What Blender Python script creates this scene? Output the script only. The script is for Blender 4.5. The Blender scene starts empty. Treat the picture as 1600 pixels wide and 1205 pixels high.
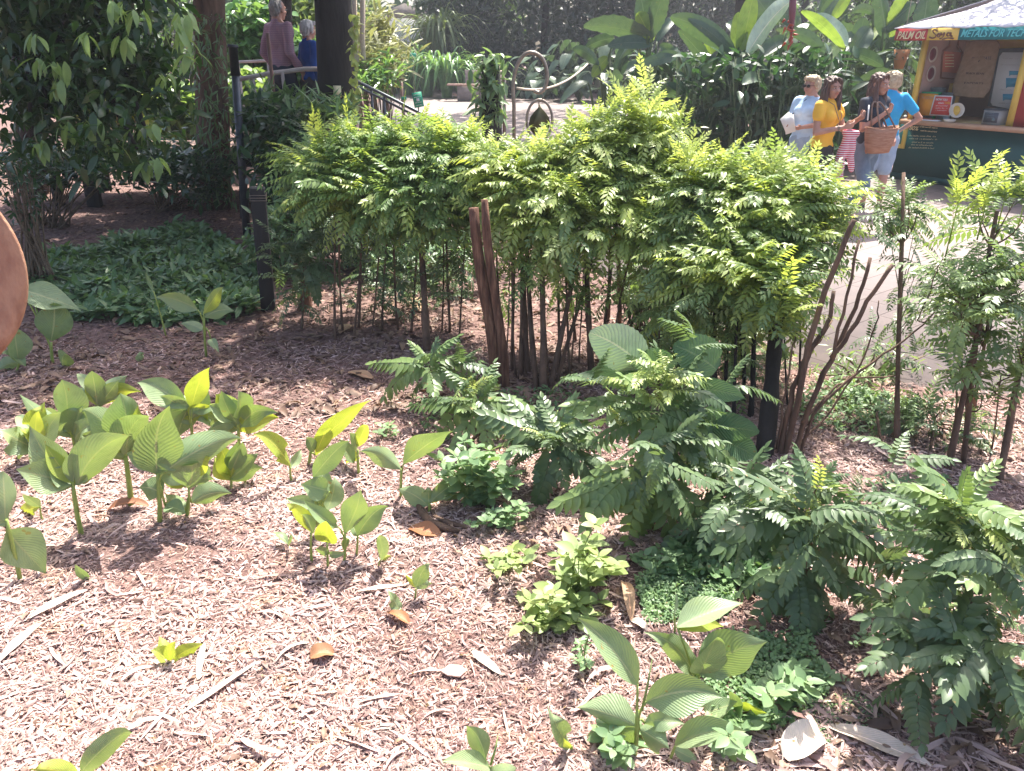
import bpy, math, random
import numpy as np
from mathutils import Vector, Matrix
random.seed(11); rng = np.random.default_rng(11)
C = bpy.context.scene.collection
R = math.radians
# ------------------------------------------------------------------ camera, sky, sun, exposure
PITCH = R(23.7); CH = 1.95; FP = 1200.0
cd = bpy.data.cameras.new('camera'); cd.sensor_width = 36; cd.lens = 27; cd.clip_start = 0.05; cd.clip_end = 400
cam = bpy.data.objects.new('camera', cd); C.objects.link(cam)
cam.location = (0, 0, CH); cam.rotation_euler = (R(90) - PITCH, 0, 0)
bpy.context.scene.camera = cam
SUN_EL, SUN_AZ = R(62), R(24)           # azimuth measured from +Y towards +X
w = bpy.data.worlds.new('World'); bpy.context.scene.world = w; w.use_nodes = True
nt = w.node_tree; nt.nodes.clear()
sky = nt.nodes.new('ShaderNodeTexSky'); sky.sky_type = 'NISHITA'; sky.sun_disc = False
sky.sun_elevation = SUN_EL; sky.sun_rotation = SUN_AZ; sky.dust_density = 4.0; sky.air_density = 0.8
bg = nt.nodes.new('ShaderNodeBackground'); bg.inputs[1].default_value = 0.15
wo = nt.nodes.new('ShaderNodeOutputWorld')
nt.links.new(sky.outputs[0], bg.inputs[0]); nt.links.new(bg.outputs[0], wo.inputs[0])
sl = bpy.data.lights.new('sun', 'SUN'); sl.energy = 5.0; sl.angle = R(0.6); sl.color = (1, 0.95, 0.86)
so = bpy.data.objects.new('sun', sl); C.objects.link(so)
sdir = Vector((math.sin(SUN_AZ)*math.cos(SUN_EL), math.cos(SUN_AZ)*math.cos(SUN_EL), math.sin(SUN_EL)))
so.rotation_euler = sdir.to_track_quat('Z', 'Y').to_euler(); so.location = (3, 6, 14)
vs = bpy.context.scene.view_settings
vs.view_transform = 'Standard'; vs.look = 'None'; vs.exposure = 1.4; vs.gamma = 1.0
cy = bpy.context.scene.cycles
cy.max_bounces = 7; cy.transparent_max_bounces = 4; cy.diffuse_bounces = 4; cy.glossy_bounces = 2; cy.transmission_bounces = 4
cy.caustics_reflective = False; cy.caustics_refractive = False
# ------------------------------------------------------------------ pixel <-> place helpers
_f = np.array([0, math.cos(PITCH), -math.sin(PITCH)]); _u = np.array([0, math.sin(PITCH), math.cos(PITCH)]); _r = np.array([1., 0, 0])
def ray(px, py): return _f + _r*((px-800)/FP) - _u*((py-602.5)/FP)
def P(px, py, D):
    d = ray(px, py); return np.array([0, 0, CH]) + d*(D/d[1])
def G(px, py, z=0.0):
    d = ray(px, py); return np.array([0, 0, CH]) + d*((z-CH)/d[2])
def scl(p): return FP/float(np.dot(np.asarray(p)-np.array([0, 0, CH]), _f))     # pixels per metre at p
def nrm(v):
    v = np.asarray(v, float); return v/(np.linalg.norm(v)+1e-9)
# ------------------------------------------------------------------ materials
MATS = {}
def newmat(name):
    m = bpy.data.materials.new(name); m.use_nodes = True; MATS[name] = m
    return m, m.node_tree.nodes, m.node_tree.links, m.node_tree.nodes['Principled BSDF']
def noise_ramp(n, l, scale, cols, detail=5, vec='Object', rough=0.6, stretch=None):
    tc = n.new('ShaderNodeTexCoord'); tx = n.new('ShaderNodeTexNoise')
    tx.inputs['Scale'].default_value = scale; tx.inputs['Detail'].default_value = detail; tx.inputs['Roughness'].default_value = rough
    if stretch:
        mp = n.new('ShaderNodeMapping'); mp.inputs['Scale'].default_value = stretch
        l.new(tc.outputs[vec], mp.inputs[0]); l.new(mp.outputs[0], tx.inputs[0])
    else: l.new(tc.outputs[vec], tx.inputs[0])
    cr = n.new('ShaderNodeValToRGB'); e = cr.color_ramp.elements
    k = len(cols)
    e[0].position = 0.3; e[0].color = (*cols[0], 1); e[1].position = 0.7; e[1].color = (*cols[-1], 1)
    for i in range(1, k-1):
        x = e.new(0.3+0.4*i/(k-1)); x.color = (*cols[i], 1)
    l.new(tx.outputs[0], cr.inputs[0]); return tx, cr
def solid(name, cols, rough=0.6, scale=8, bump=0.0, metal=0, spec=0.5, bscale=None, stretch=None):
    m, n, l, b = newmat(name)
    if isinstance(cols[0], (int, float)): cols = [tuple(c*0.86 for c in cols), tuple(min(1, c*1.1) for c in cols)]
    tx, cr = noise_ramp(n, l, scale, cols, stretch=stretch)
    l.new(cr.outputs[0], b.inputs['Base Color']); b.inputs['Roughness'].default_value = rough; b.inputs['Metallic'].default_value = metal
    b.inputs['Specular IOR Level'].default_value = spec
    if bump:
        t2, _ = noise_ramp(n, l, bscale or scale*4, [(0, 0, 0), (1, 1, 1)], stretch=stretch)
        bp = n.new('ShaderNodeBump'); bp.inputs['Strength'].default_value = bump; bp.inputs['Distance'].default_value = 0.01
        l.new(t2.outputs[0], bp.inputs['Height']); l.new(bp.outputs[0], b.inputs['Normal'])
    return m
def leafmat(name, a, b2, tr, rough=0.42, mix=0.35, vein=0, spec=0.5, young=None):
    """a..b2 = leaf colour range (rnd), tr = colour of light passing through; vein 0 none, 1 parallel ribs, 2 net of side veins"""
    m, n, l, b = newmat(name)
    at = n.new('ShaderNodeAttribute'); at.attribute_name = 'lf'
    sp = n.new('ShaderNodeSeparateXYZ'); l.new(at.outputs['Vector'], sp.inputs[0])
    mx = n.new('ShaderNodeMix'); mx.data_type = 'RGBA'; mx.inputs[6].default_value = (*a, 1); mx.inputs[7].default_value = (*b2, 1)
    l.new(sp.outputs[2], mx.inputs[0]); col = mx.outputs[2]
    tx, cr = noise_ramp(n, l, 9, [(0.72, 0.75, 0.7), (1.0, 1.0, 1.0), (1.15, 1.1, 0.9)])
    mu = n.new('ShaderNodeMix'); mu.data_type = 'RGBA'; mu.blend_type = 'MULTIPLY'; mu.inputs[0].default_value = 1
    l.new(col, mu.inputs[6]); l.new(cr.outputs[0], mu.inputs[7]); col = mu.outputs[2]
    # brown flecks and nibbles of age
    t3 = n.new('ShaderNodeTexNoise'); t3.inputs['Scale'].default_value = 34; t3.inputs['Detail'].default_value = 2; tc3 = n.new('ShaderNodeTexCoord'); l.new(tc3.outputs['Object'], t3.inputs[0])
    th = n.new('ShaderNodeMapRange'); th.inputs[1].default_value = .7; th.inputs[2].default_value = .74; l.new(t3.outputs[0], th.inputs[0])
    mf = n.new('ShaderNodeMix'); mf.data_type = 'RGBA'; l.new(th.outputs[0], mf.inputs[0]); l.new(col, mf.inputs[6]); mf.inputs[7].default_value = (.3, .2, .08, 1); col = mf.outputs[2]
    trn = n.new('ShaderNodeBsdfTranslucent')
    mt = n.new('ShaderNodeMix'); mt.data_type = 'RGBA'; mt.blend_type = 'MULTIPLY'; mt.inputs[0].default_value = 1
    mt.inputs[6].default_value = (*tr, 1); l.new(cr.outputs[0], mt.inputs[7]); tcol = mt.outputs[2]
    if vein:
        ab = n.new('ShaderNodeMath'); ab.operation = 'ABSOLUTE'; l.new(sp.outputs[1], ab.inputs[0])
        k = n.new('ShaderNodeMath'); k.operation = 'MULTIPLY_ADD'; k.inputs[1].default_value = -0.38 if vein == 1 else -0.24; l.new(ab.outputs[0], k.inputs[0]); wob = n.new('ShaderNodeMath'); wob.operation = 'MULTIPLY_ADD'; wob.inputs[1].default_value = .06; l.new(tx.outputs[0], wob.inputs[0]); l.new(sp.outputs[0], wob.inputs[2]); l.new(wob.outputs[0], k.inputs[2])
        s = n.new('ShaderNodeMath'); s.operation = 'MULTIPLY'; s.inputs[1].default_value = 105 if vein == 1 else (50 if vein == 2 else 150); l.new(k.outputs[0], s.inputs[0])
        si = n.new('ShaderNodeMath'); si.operation = 'SINE'; l.new(s.outputs[0], si.inputs[0])
        h = si.outputs[0]
        if vein == 2:
            pw = n.new('ShaderNodeMath'); pw.operation = 'ABSOLUTE'; l.new(h, pw.inputs[0])
            p2 = n.new('ShaderNodeMath'); p2.operation = 'POWER'; p2.inputs[1].default_value = 0.5; l.new(pw.outputs[0], p2.inputs[0]); h = p2.outputs[0]
        mr = n.new('ShaderNodeMath'); mr.operation = 'LESS_THAN'; mr.inputs[1].default_value = 0.045; l.new(ab.outputs[0], mr.inputs[0])
        ad = n.new('ShaderNodeMath'); ad.operation = 'MULTIPLY_ADD'; ad.inputs[1].default_value = -1.2; l.new(mr.outputs[0], ad.inputs[0]); l.new(h, ad.inputs[2])
        bp = n.new('ShaderNodeBump'); bp.inputs['Strength'].default_value = 0.22 if vein != 2 else 0.7; bp.inputs['Distance'].default_value = 0.004
        l.new(ad.outputs[0], bp.inputs['Height']); l.new(bp.outputs[0], b.inputs['Normal']); l.new(bp.outputs[0], trn.inputs['Normal'])
        # the ribs are a little paler than the blade
        rg = n.new('ShaderNodeMapRange'); rg.inputs[1].default_value = -1; rg.inputs[2].default_value = 1; rg.inputs[3].default_value = 1.03; rg.inputs[4].default_value = 0.97
        l.new(h, rg.inputs[0])
        vm = n.new('ShaderNodeVectorMath'); vm.operation = 'SCALE'; l.new(col, vm.inputs[0]); l.new(rg.outputs[0], vm.inputs['Scale']); col = vm.outputs[0]
        md = n.new('ShaderNodeMix'); md.data_type = 'RGBA'; l.new(mr.outputs[0], md.inputs[0]); l.new(col, md.inputs[6])
        md.inputs[7].default_value = (min(1, a[0]*2.0+.03), min(1, a[1]*1.5+.03), min(1, a[2]*1.5+.02), 1); col = md.outputs[2]
    l.new(col, b.inputs['Base Color']); l.new(tcol, trn.inputs['Color'])
    b.inputs['Roughness'].default_value = rough; b.inputs['Specular IOR Level'].default_value = spec
    ms = n.new('ShaderNodeMixShader'); ms.inputs[0].default_value = mix
    l.new(b.outputs[0], ms.inputs[1]); l.new(trn.outputs[0], ms.inputs[2])
    l.new(ms.outputs[0], n['Material Output'].inputs['Surface'])
    return m
leafmat('ginger', (.2, .29, .15), (.32, .41, .23), (.3, .42, .08), .4, .3, 1)
leafmat('ginger_young', (.34, .43, .09), (.42, .5, .12), (.5, .58, .05), .45, .45, 1)
leafmat('curry_bright', (.2, .3, .09), (.44, .52, .17), (.5, .6, .09), .42, .45)
leafmat('curry_left', (.12, .21, .08), (.24, .36, .13), (.3, .44, .08), .42, .4)
leafmat('curry_lime', (.36, .46, .16), (.5, .58, .24), (.5, .58, .12), .42, .42)
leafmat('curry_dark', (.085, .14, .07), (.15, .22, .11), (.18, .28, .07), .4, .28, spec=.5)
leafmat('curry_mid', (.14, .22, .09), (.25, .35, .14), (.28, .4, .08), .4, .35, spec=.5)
leafmat('broad', (.09, .17, .09), (.13, .23, .12), (.16, .28, .09), .5, .25, 2)
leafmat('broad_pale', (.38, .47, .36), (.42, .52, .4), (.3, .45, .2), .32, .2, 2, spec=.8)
leafmat('weed', (.16, .27, .13), (.27, .39, .2), (.26, .4, .1), .45, .33)
leafmat('weed_lime', (.28, .38, .15), (.38, .47, .2), (.4, .5, .1), .45, .38)
leafmat('cover', (.09, .18, .08), (.18, .29, .13), (.18, .3, .07), .42, .3)
leafmat('shade_leaf', (.018, .042, .016), (.04, .085, .025), (.08, .2, .025), .3, .25)  # leaf tone darkened, shade on the glossy tree put into the colour
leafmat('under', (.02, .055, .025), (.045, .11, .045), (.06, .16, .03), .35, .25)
leafmat('banana', (.045, .09, .06), (.1, .16, .1), (.1, .18, .05), .36, .25, 3, spec=.6)
leafmat('banana_lime', (.15, .24, .06), (.22, .32, .08), (.26, .38, .05), .4, .4, 3)
leafmat('strap', (.06, .17, .06), (.16, .32, .1), (.3, .5, .1), .3, .3, spec=.6)
leafmat('gold_leaf', (.26, .28, .12), (.46, .45, .28), (.3, .33, .1), .45, .3)
leafmat('tree_leaf', (.03, .075, .03), (.07, .14, .05), (.16, .3, .06), .4, .3)
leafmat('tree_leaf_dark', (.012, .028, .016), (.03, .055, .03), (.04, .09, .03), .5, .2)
leafmat('tree_leaf_light', (.09, .15, .06), (.2, .26, .1), (.3, .4, .1), .45, .35)
leafmat('litter', (.10, .055, .04), (.36, .24, .18), (.2, .1, .04), .6, .15)
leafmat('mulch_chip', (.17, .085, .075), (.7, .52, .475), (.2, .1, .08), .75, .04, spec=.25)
leafmat('mulch_chip_shade', (.10, .05, .042), (.40, .26, .23), (.2, .1, .08), .8, .04, spec=.2)  # darker copy of mulch_chip, shade of the bed put into the colour
leafmat('dead_tan', (.5, .3, .18), (.6, .42, .28), (.4, .22, .1), .55, .2, 3)
leafmat('dead_brown', (.28, .12, .06), (.4, .2, .1), (.3, .12, .04), .5, .15, 3)
leafmat('dead_pale', (.62, .5, .42), (.7, .6, .52), (.4, .3, .2), .6, .1, 3)
solid('bark', [(.05, .03, .022), (.13, .08, .055), (.2, .12, .08)], .9, 14, .9, stretch=(1, 1, .25))
solid('bark_dark', [(.012, .01, .01), (.03, .025, .022)], .9, 10, .8, stretch=(1, 1, .2))
solid('bark_red', [(.05, .022, .016), (.15, .07, .045), (.3, .16, .1)], .9, 45, 1.0, stretch=(1, 1, .12))
solid('twig', [(.1, .07, .045), (.2, .14, .09)], .8, 30, .4)
solid('stem_green', [(.2, .28, .06), (.33, .4, .1)], .5, 20)
solid('stem_thin', [(.14, .22, .06), (.25, .33, .1)], .5, 20)
solid('black_metal', [(.018, .02, .024), (.035, .038, .045)], .45, 12, .2, metal=.3)
solid('black_wood', [(.012, .012, .013), (.03, .028, .028)], .75, 8, .7, stretch=(1, 1, .1))
solid('grey_pipe', [(.05, .06, .075), (.09, .1, .12)], .4, 10, .1, metal=.4)
solid('rust', [(.06, .03, .025), (.26, .11, .065), (.44, .24, .15), (.3, .14, .09), (.1, .045, .035)], .65, 4.5, .6, metal=.2, bscale=80, stretch=(1, 1, .45))
solid('hoop_metal', [(.2, .15, .12), (.36, .3, .25)], .42, 14, .3, metal=.6)
solid('bell_metal', [(.06, .055, .02), (.13, .12, .05)], .5, 8, .2, metal=.4)
solid('deck_wood', [(.2, .12, .1), (.3, .2, .16)], .8, 9, .3)
solid('rail_white', [(.5, .42, .4), (.66, .58, .55)], .45, 9, .1)
solid('rail_brown', [(.16, .08, .06), (.24, .13, .1)], .6, 9, .1)
solid('sign_green', [(.03, .36, .2), (.04, .42, .24)], .5, 5)
solid('sign_white', [(.75, .8, .76), (.82, .85, .82)], .5, 5)
solid('bench_wood', [(.34, .2, .16), (.46, .3, .24)], .7, 9, .3)
solid('stone', [(.2, .16, .14), (.32, .27, .24)], .85, 6, .5)
solid('rope', [(.4, .33, .25), (.55, .48, .38)], .8, 60, .4)
solid('yellow_paint', [(.72, .48, .08), (.84, .6, .14)], .5, 3)
solid('yellow_panel', [(.82, .54, .1), (.88, .62, .16)], .5, 3)
solid('red_panel', [(.45, .045, .05), (.55, .07, .07)], .5, 3)
solid('teal_panel', [(.02, .2, .24), (.03, .26, .3)], .5, 3)
solid('teal_letter', [(.12, .55, .58), (.15, .62, .64)], .5, 3)
solid('cream_letter', [(.85, .72, .42), (.9, .78, .5)], .5, 3)
solid('brown_letter', [(.18, .07, .04), (.22, .09, .05)], .5, 3)
solid('ink', [(.05, .04, .04), (.07, .05, .05)], .6, 3)
solid('kiosk_teal', [(.012, .075, .075), (.018, .1, .095)], .5, 2, .05)
solid('counter_wood', [(.48, .26, .16), (.62, .38, .24)], .6, 6, .3, stretch=(.3, 1, 1))
solid('counter_top', [(.55, .38, .16), (.68, .5, .24)], .5, 6)
solid('canvas', [(.42, .4, .45), (.6, .58, .62)], .85, 2.5, .4, bscale=6)  # mauve grey mottle puts tree shade into the white canvas colour
solid('panel_mauve', [(.42, .26, .22), (.5, .33, .27)], .6, 2)
solid('panel_red', [(.55, .16, .1), (.62, .22, .14)], .5, 3)
solid('plum', [(.14, .03, .05), (.2, .05, .07)], .4, 4)
solid('sacking', [(.27, .17, .1), (.38, .25, .16)], .9, 14, .8, bscale=90)
solid('sack_ink', [(.06, .04, .04), (.09, .06, .05)], .9, 14)
solid('screen_grey', [(.5, .52, .55), (.58, .6, .62)], .35, 2)
solid('bubble_blue', [(.05, .28, .45), (.07, .34, .52)], .4, 3)
solid('tin', [(.12, .2, .22), (.3, .36, .38)], .35, 9, .1, metal=.6)
solid('radio_grey', [(.32, .32, .31), (.42, .42, .41)], .5, 6)
solid('radio_dark', [(.05, .06, .08), (.09, .1, .12)], .4, 6)
solid('carton', [(.62, .56, .48), (.76, .7, .6)], .6, 8)
solid('mustard', [(.6, .38, .05), (.72, .48, .1)], .5, 30)
solid('orange_card', [(.72, .3, .02), (.8, .38, .05)], .5, 5)
solid('red_card', [(.62, .06, .05), (.72, .09, .07)], .45, 5)
solid('white_card', [(.78, .77, .76), (.85, .84, .83)], .5, 5)
solid('green_plastic', [(.02, .4, .16), (.03, .48, .2)], .4, 5)
solid('skin', [(.40, .2, .14), (.5, .27, .2)], .5, 6)
solid('skin_tan', [(.42, .22, .15), (.52, .29, .2)], .5, 6)
solid('eye_white', [(.6, .58, .56), (.7, .68, .66)], .3, 5)
solid('eye_dark', (.03, .02, .018), .3, 5)
solid('lips', (.42, .12, .1), .45, 5)
solid('hair_brown', [(.035, .016, .012), (.11, .055, .04)], .42, 40, .7, stretch=(1, 1, .08))
solid('hair_auburn', [(.05, .022, .018), (.16, .08, .06)], .42, 40, .7, stretch=(1, 1, .08))
solid('hair_white', [(.45, .44, .42), (.75, .73, .7)], .6, 30, .8)
solid('hair_grey', [(.2, .18, .17), (.42, .38, .35)], .7, 30, .5)
solid('hair_blonde', [(.38, .27, .16), (.62, .5, .34)], .6, 30, .7)
solid('hair_sandy', [(.45, .38, .31), (.66, .58, .5)], .6, 30, .7)
solid('cloth_yellow', [(.78, .42, .03), (.86, .5, .06)], .85, 5, .3, bscale=9)
solid('cloth_skyblue', [(.36, .52, .72), (.48, .63, .8)], .85, 5, .3, bscale=9)
solid('cloth_blue', [(.01, .3, .6), (.02, .38, .7)], .8, 5, .3, bscale=9)
solid('cloth_navy', [(.018, .025, .04), (.035, .045, .07)], .85, 5, .3, bscale=9)
solid('cloth_royal', [(.012, .06, .3), (.02, .1, .4)], .85, 5, .3, bscale=9)
solid('cloth_black', [(.015, .016, .018), (.03, .03, .034)], .85, 5, .3, bscale=9)
solid('cloth_darkblue', [(.02, .026, .045), (.035, .042, .07)], .85, 5, .3, bscale=9)
solid('cloth_charcoal', [(.05, .05, .055), (.09, .09, .095)], .85, 5, .3, bscale=9)
solid('denim', [(.09, .14, .2), (.2, .27, .35)], .85, 6, .4, bscale=12)
solid('denim_pale', [(.26, .36, .5), (.38, .48, .6)], .85, 6, .4, bscale=12)
solid('shoe', [(.06, .05, .05), (.1, .09, .08)], .6, 6)
solid('straw', [(.27, .12, .07), (.46, .25, .16)], .85, 30, .9, bscale=70, stretch=(.3, .3, 2.2))
solid('strap_cloth', [(.16, .1, .07), (.24, .16, .12)], .6, 9)
solid('bag_grey', [(.1, .1, .1), (.16, .16, .15)], .8, 9)
solid('dark_lens', (.02, .012, .012), .12, 4)
solid('flower_red', [(.3, .03, .015), (.42, .07, .03)], .5, 9)
solid('terracotta', [(.5, .2, .08), (.62, .3, .14)], .7, 9, .3)
def stripes(name, c1, c2, freq, axis=2, w=.5, axis2=None, c3=None, f2=None):
    m, n, l, b = newmat(name)
    tc = n.new('ShaderNodeTexCoord'); sp = n.new('ShaderNodeSeparateXYZ'); l.new(tc.outputs['Object'], sp.inputs[0])
    def band(ax, fr):
        a = n.new('ShaderNodeMath'); a.operation = 'MULTIPLY'; a.inputs[1].default_value = fr; l.new(sp.outputs[ax], a.inputs[0])
        f = n.new('ShaderNodeMath'); f.operation = 'FRACT'; l.new(a.outputs[0], f.inputs[0])
        g = n.new('ShaderNodeMath'); g.operation = 'GREATER_THAN'; g.inputs[1].default_value = w; l.new(f.outputs[0], g.inputs[0]); return g.outputs[0]
    mx = n.new('ShaderNodeMix'); mx.data_type = 'RGBA'; mx.inputs[6].default_value = (*c1, 1); mx.inputs[7].default_value = (*c2, 1)
    l.new(band(axis, freq), mx.inputs[0]); col = mx.outputs[2]
    if axis2 is not None:
        m2 = n.new('ShaderNodeMix'); m2.data_type = 'RGBA'; l.new(band(axis2, f2), m2.inputs[0]); l.new(col, m2.inputs[6]); m2.inputs[7].default_value = (*c3, 1); col = m2.outputs[2]
    l.new(col, b.inputs['Base Color']); b.inputs['Roughness'].default_value = .85
stripes('cloth_striped', (.55, .03, .08), (.8, .7, .72), 42, 2, .5)
stripes('cloth_check', (.36, .21, .25), (.27, .15, .21), 40, 2, .7, 0, (.3, .18, .24), 38)
def paving():
    m, n, l, b = newmat('paving')
    tc = n.new('ShaderNodeTexCoord'); mp = n.new('ShaderNodeMapping'); mp.inputs['Rotation'].default_value = (0, 0, R(-38))
    l.new(tc.outputs['Object'], mp.inputs[0])
    br = n.new('ShaderNodeTexBrick'); br.offset = 0.5; br.inputs['Scale'].default_value = 1.0
    br.inputs['Brick Width'].default_value = .62; br.inputs['Row Height'].default_value = .31
    br.inputs['Mortar Size'].default_value = .006; br.inputs['Mortar Smooth'].default_value = .3
    br.inputs['Color1'].default_value = (.27, .22, .205, 1); br.inputs['Color2'].default_value = (.235, .19, .18, 1); br.inputs['Mortar'].default_value = (.13, .1, .09, 1)
    l.new(mp.outputs[0], br.inputs[0])
    tx, cr = noise_ramp(n, l, 2.2, [(.75, .75, .77), (1.05, 1.02, 1.0)], 8)
    mu = n.new('ShaderNodeMix'); mu.data_type = 'RGBA'; mu.blend_type = 'MULTIPLY'; mu.inputs[0].default_value = 1
    l.new(br.outputs[0], mu.inputs[6]); l.new(cr.outputs[0], mu.inputs[7]); l.new(mu.outputs[2], b.inputs['Base Color'])
    b.inputs['Roughness'].default_value = .8
    bp = n.new('ShaderNodeBump'); bp.invert = True; bp.inputs['Strength'].default_value = .4; bp.inputs['Distance'].default_value = .004
    l.new(br.outputs['Fac'], bp.inputs['Height']); l.new(bp.outputs[0], b.inputs['Normal'])
paving()
solid('soil', [(.07, .035, .03), (.17, .1, .085), (.28, .18, .155)], .95, 24, 1.0, bscale=70)
# ------------------------------------------------------------------ mesh building
class MB:
    def __init__(s): s.V = []; s.F = []; s.A = []; s.n = 0
    def add(s, v, f, a=None):
        """v (n,3); f = list of (k, m) index arrays (or one array); a (n,3)"""
        v = np.asarray(v, float).reshape(-1, 3)
        if isinstance(f, np.ndarray): f = [f]
        for q in f: s.F.append(np.asarray(q, np.int64)+s.n)
        s.V.append(v); s.A.append(np.zeros((len(v), 3)) if a is None else np.asarray(a, float)); s.n += len(v)
    def build(s, name, mat, parent=None, smooth=True):
        me = bpy.data.meshes.new(name)
        V = np.concatenate(s.V); A = np.concatenate(s.A)
        if parent is not None: V = V-np.array(parent_origin(parent))
        tot = np.concatenate([np.full(len(q), q.shape[1]) for q in s.F]); idx = np.concatenate([q.ravel() for q in s.F])
        me.vertices.add(len(V)); me.vertices.foreach_set('co', V.astype(np.float32).ravel())
        me.loops.add(len(idx)); me.loops.foreach_set('vertex_index', idx.astype(np.int32))
        me.polygons.add(len(tot)); st = np.concatenate([[0], np.cumsum(tot)[:-1]])
        me.polygons.foreach_set('loop_start', st.astype(np.int32))
        if smooth: me.polygons.foreach_set('use_smooth', np.ones(len(tot), bool))
        at = me.attributes.new('lf', 'FLOAT_VECTOR', 'POINT'); at.data.foreach_set('vector', A.astype(np.float32).ravel())
        me.update(calc_edges=True)
        me.materials.append(MATS[mat] if isinstance(mat, str) else mat)
        o = bpy.data.objects.new(name, me); C.objects.link(o)
        if parent is not None: o.parent = parent
        return o
def parent_origin(p):
    o = np.array(p.location)
    while p.parent: p = p.parent; o = o+np.array(p.location)
    return o
def empty(name, loc, label, cat, group=None, kind=None):
    o = bpy.data.objects.new(name, None); C.objects.link(o); o.location = tuple(float(x) for x in loc); o.empty_display_size = .1
    tag(o, label, cat, group, kind); return o
def tag(o, label=None, cat=None, group=None, kind=None):
    if label: o['label'] = label
    if cat: o['category'] = cat
    if group: o['group'] = group
    if kind: o['kind'] = kind
    return o
def tube(mb, pts, rad, sides=8, rnd=0.5, cap=True):
    pts = np.asarray(pts, float); n = len(pts)
    rad = np.full(n, rad) if np.isscalar(rad) else np.asarray(rad, float)
    T = np.gradient(pts, axis=0); T /= np.linalg.norm(T, axis=1)[:, None]+1e-9
    ref = np.array([0, 0, 1.]) if abs(T[0][2]) < .9 else np.array([1., 0, 0])
    a = np.linspace(0, 2*np.pi, sides, endpoint=False); V = []
    x = nrm(np.cross(ref, T[0]))
    for i in range(n):
        x = nrm(x-T[i]*np.dot(x, T[i])); y = np.cross(T[i], x)
        V.append(pts[i]+rad[i]*(np.cos(a)[:, None]*x+np.sin(a)[:, None]*y))
    V = np.concatenate(V); i, j = np.meshgrid(np.arange(n-1), np.arange(sides), indexing='ij')
    j2 = (j+1) % sides
    f = [np.stack([i*sides+j, i*sides+j2, (i+1)*sides+j2, (i+1)*sides+j], -1).reshape(-1, 4)]
    if cap: f += [np.arange(sides)[::-1][None], ((n-1)*sides+np.arange(sides))[None]]
    A = np.zeros((len(V), 3)); A[:, 2] = rnd
    mb.add(V, f, A)
def bez(p0, p1, p2, n=8):
    t = np.linspace(0, 1, n)[:, None]; p0, p1, p2 = map(np.asarray, (p0, p1, p2))
    return (1-t)**2*p0+2*t*(1-t)*p1+t*t*p2
BOXF = np.array([[0, 3, 2, 1], [4, 5, 6, 7], [0, 1, 5, 4], [1, 2, 6, 5], [2, 3, 7, 6], [3, 0, 4, 7]])
def box(mb, c, size, M=None, rnd=.5):
    v = np.array([[-1, -1, -1], [1, -1, -1], [1, 1, -1], [-1, 1, -1], [-1, -1, 1], [1, -1, 1], [1, 1, 1], [-1, 1, 1]])*np.array(size)/2
    if M is not None: v = v@np.array(M)     # rows of M are the local axes
    mb.add(v+np.asarray(c), BOXF, np.tile([0, 0, rnd], (8, 1)))
def ellipsoid(mb, c, r, M=None, nu=16, nv=10):
    th = np.linspace(0, np.pi, nv+1)[1:-1]; ph = np.linspace(0, 2*np.pi, nu, endpoint=False)
    v = np.array([[math.sin(t)*math.cos(p), math.sin(t)*math.sin(p), math.cos(t)] for t in th for p in ph])
    v = np.vstack([v, [0, 0, 1], [0, 0, -1]])*np.array(r)
    if M is not None: v = v@np.array(M)
    m = nv-1; q = [[i*nu+j, (i+1)*nu+j, (i+1)*nu+(j+1) % nu, i*nu+(j+1) % nu] for i in range(m-1) for j in range(nu)]
    t = [[m*nu, j, (j+1) % nu] for j in range(nu)]+[[m*nu+1, (m-1)*nu+(j+1) % nu, (m-1)*nu+j] for j in range(nu)]
    mb.add(v+np.asarray(c), [np.array(q), np.array(t)])
def lathe(mb, prof, c, ax=(0, 0, 1), sides=24, rnd=.5):
    """prof = [(r, h)...] revolved about ax through c"""
    ax = nrm(ax); x = nrm(np.cross(ax, [0, 1, 0] if abs(ax[1]) < .9 else [1, 0, 0])); y = np.cross(ax, x)
    a = np.linspace(0, 2*np.pi, sides, endpoint=False)
    V = np.concatenate([np.asarray(c)+ax*h+max(r, 1e-4)*(np.cos(a)[:, None]*x+np.sin(a)[:, None]*y) for r, h in prof]); n = len(prof)
    i, j = np.meshgrid(np.arange(n-1), np.arange(sides), indexing='ij'); j2 = (j+1) % sides
    mb.add(V, np.stack([i*sides+j, i*sides+j2, (i+1)*sides+j2, (i+1)*sides+j], -1).reshape(-1, 4), np.tile([0, 0, rnd], (len(V), 1)))
def prism(mb, poly, o, ux, uy, nz, t):
    """flat outline poly (2-D) laid at o along ux, uy and given thickness t along nz"""
    poly = np.asarray(poly, float); o, ux, uy, nz = map(np.asarray, (o, ux, uy, nz)); n = len(poly)
    a = o+poly[:, :1]*ux+poly[:, 1:]*uy; b = a+nz*t
    q = np.array([[i, (i+1) % n, n+(i+1) % n, n+i] for i in range(n)])
    mb.add(np.vstack([a, b]), [np.arange(n)[::-1][None], (n+np.arange(n))[None], q])
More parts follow.
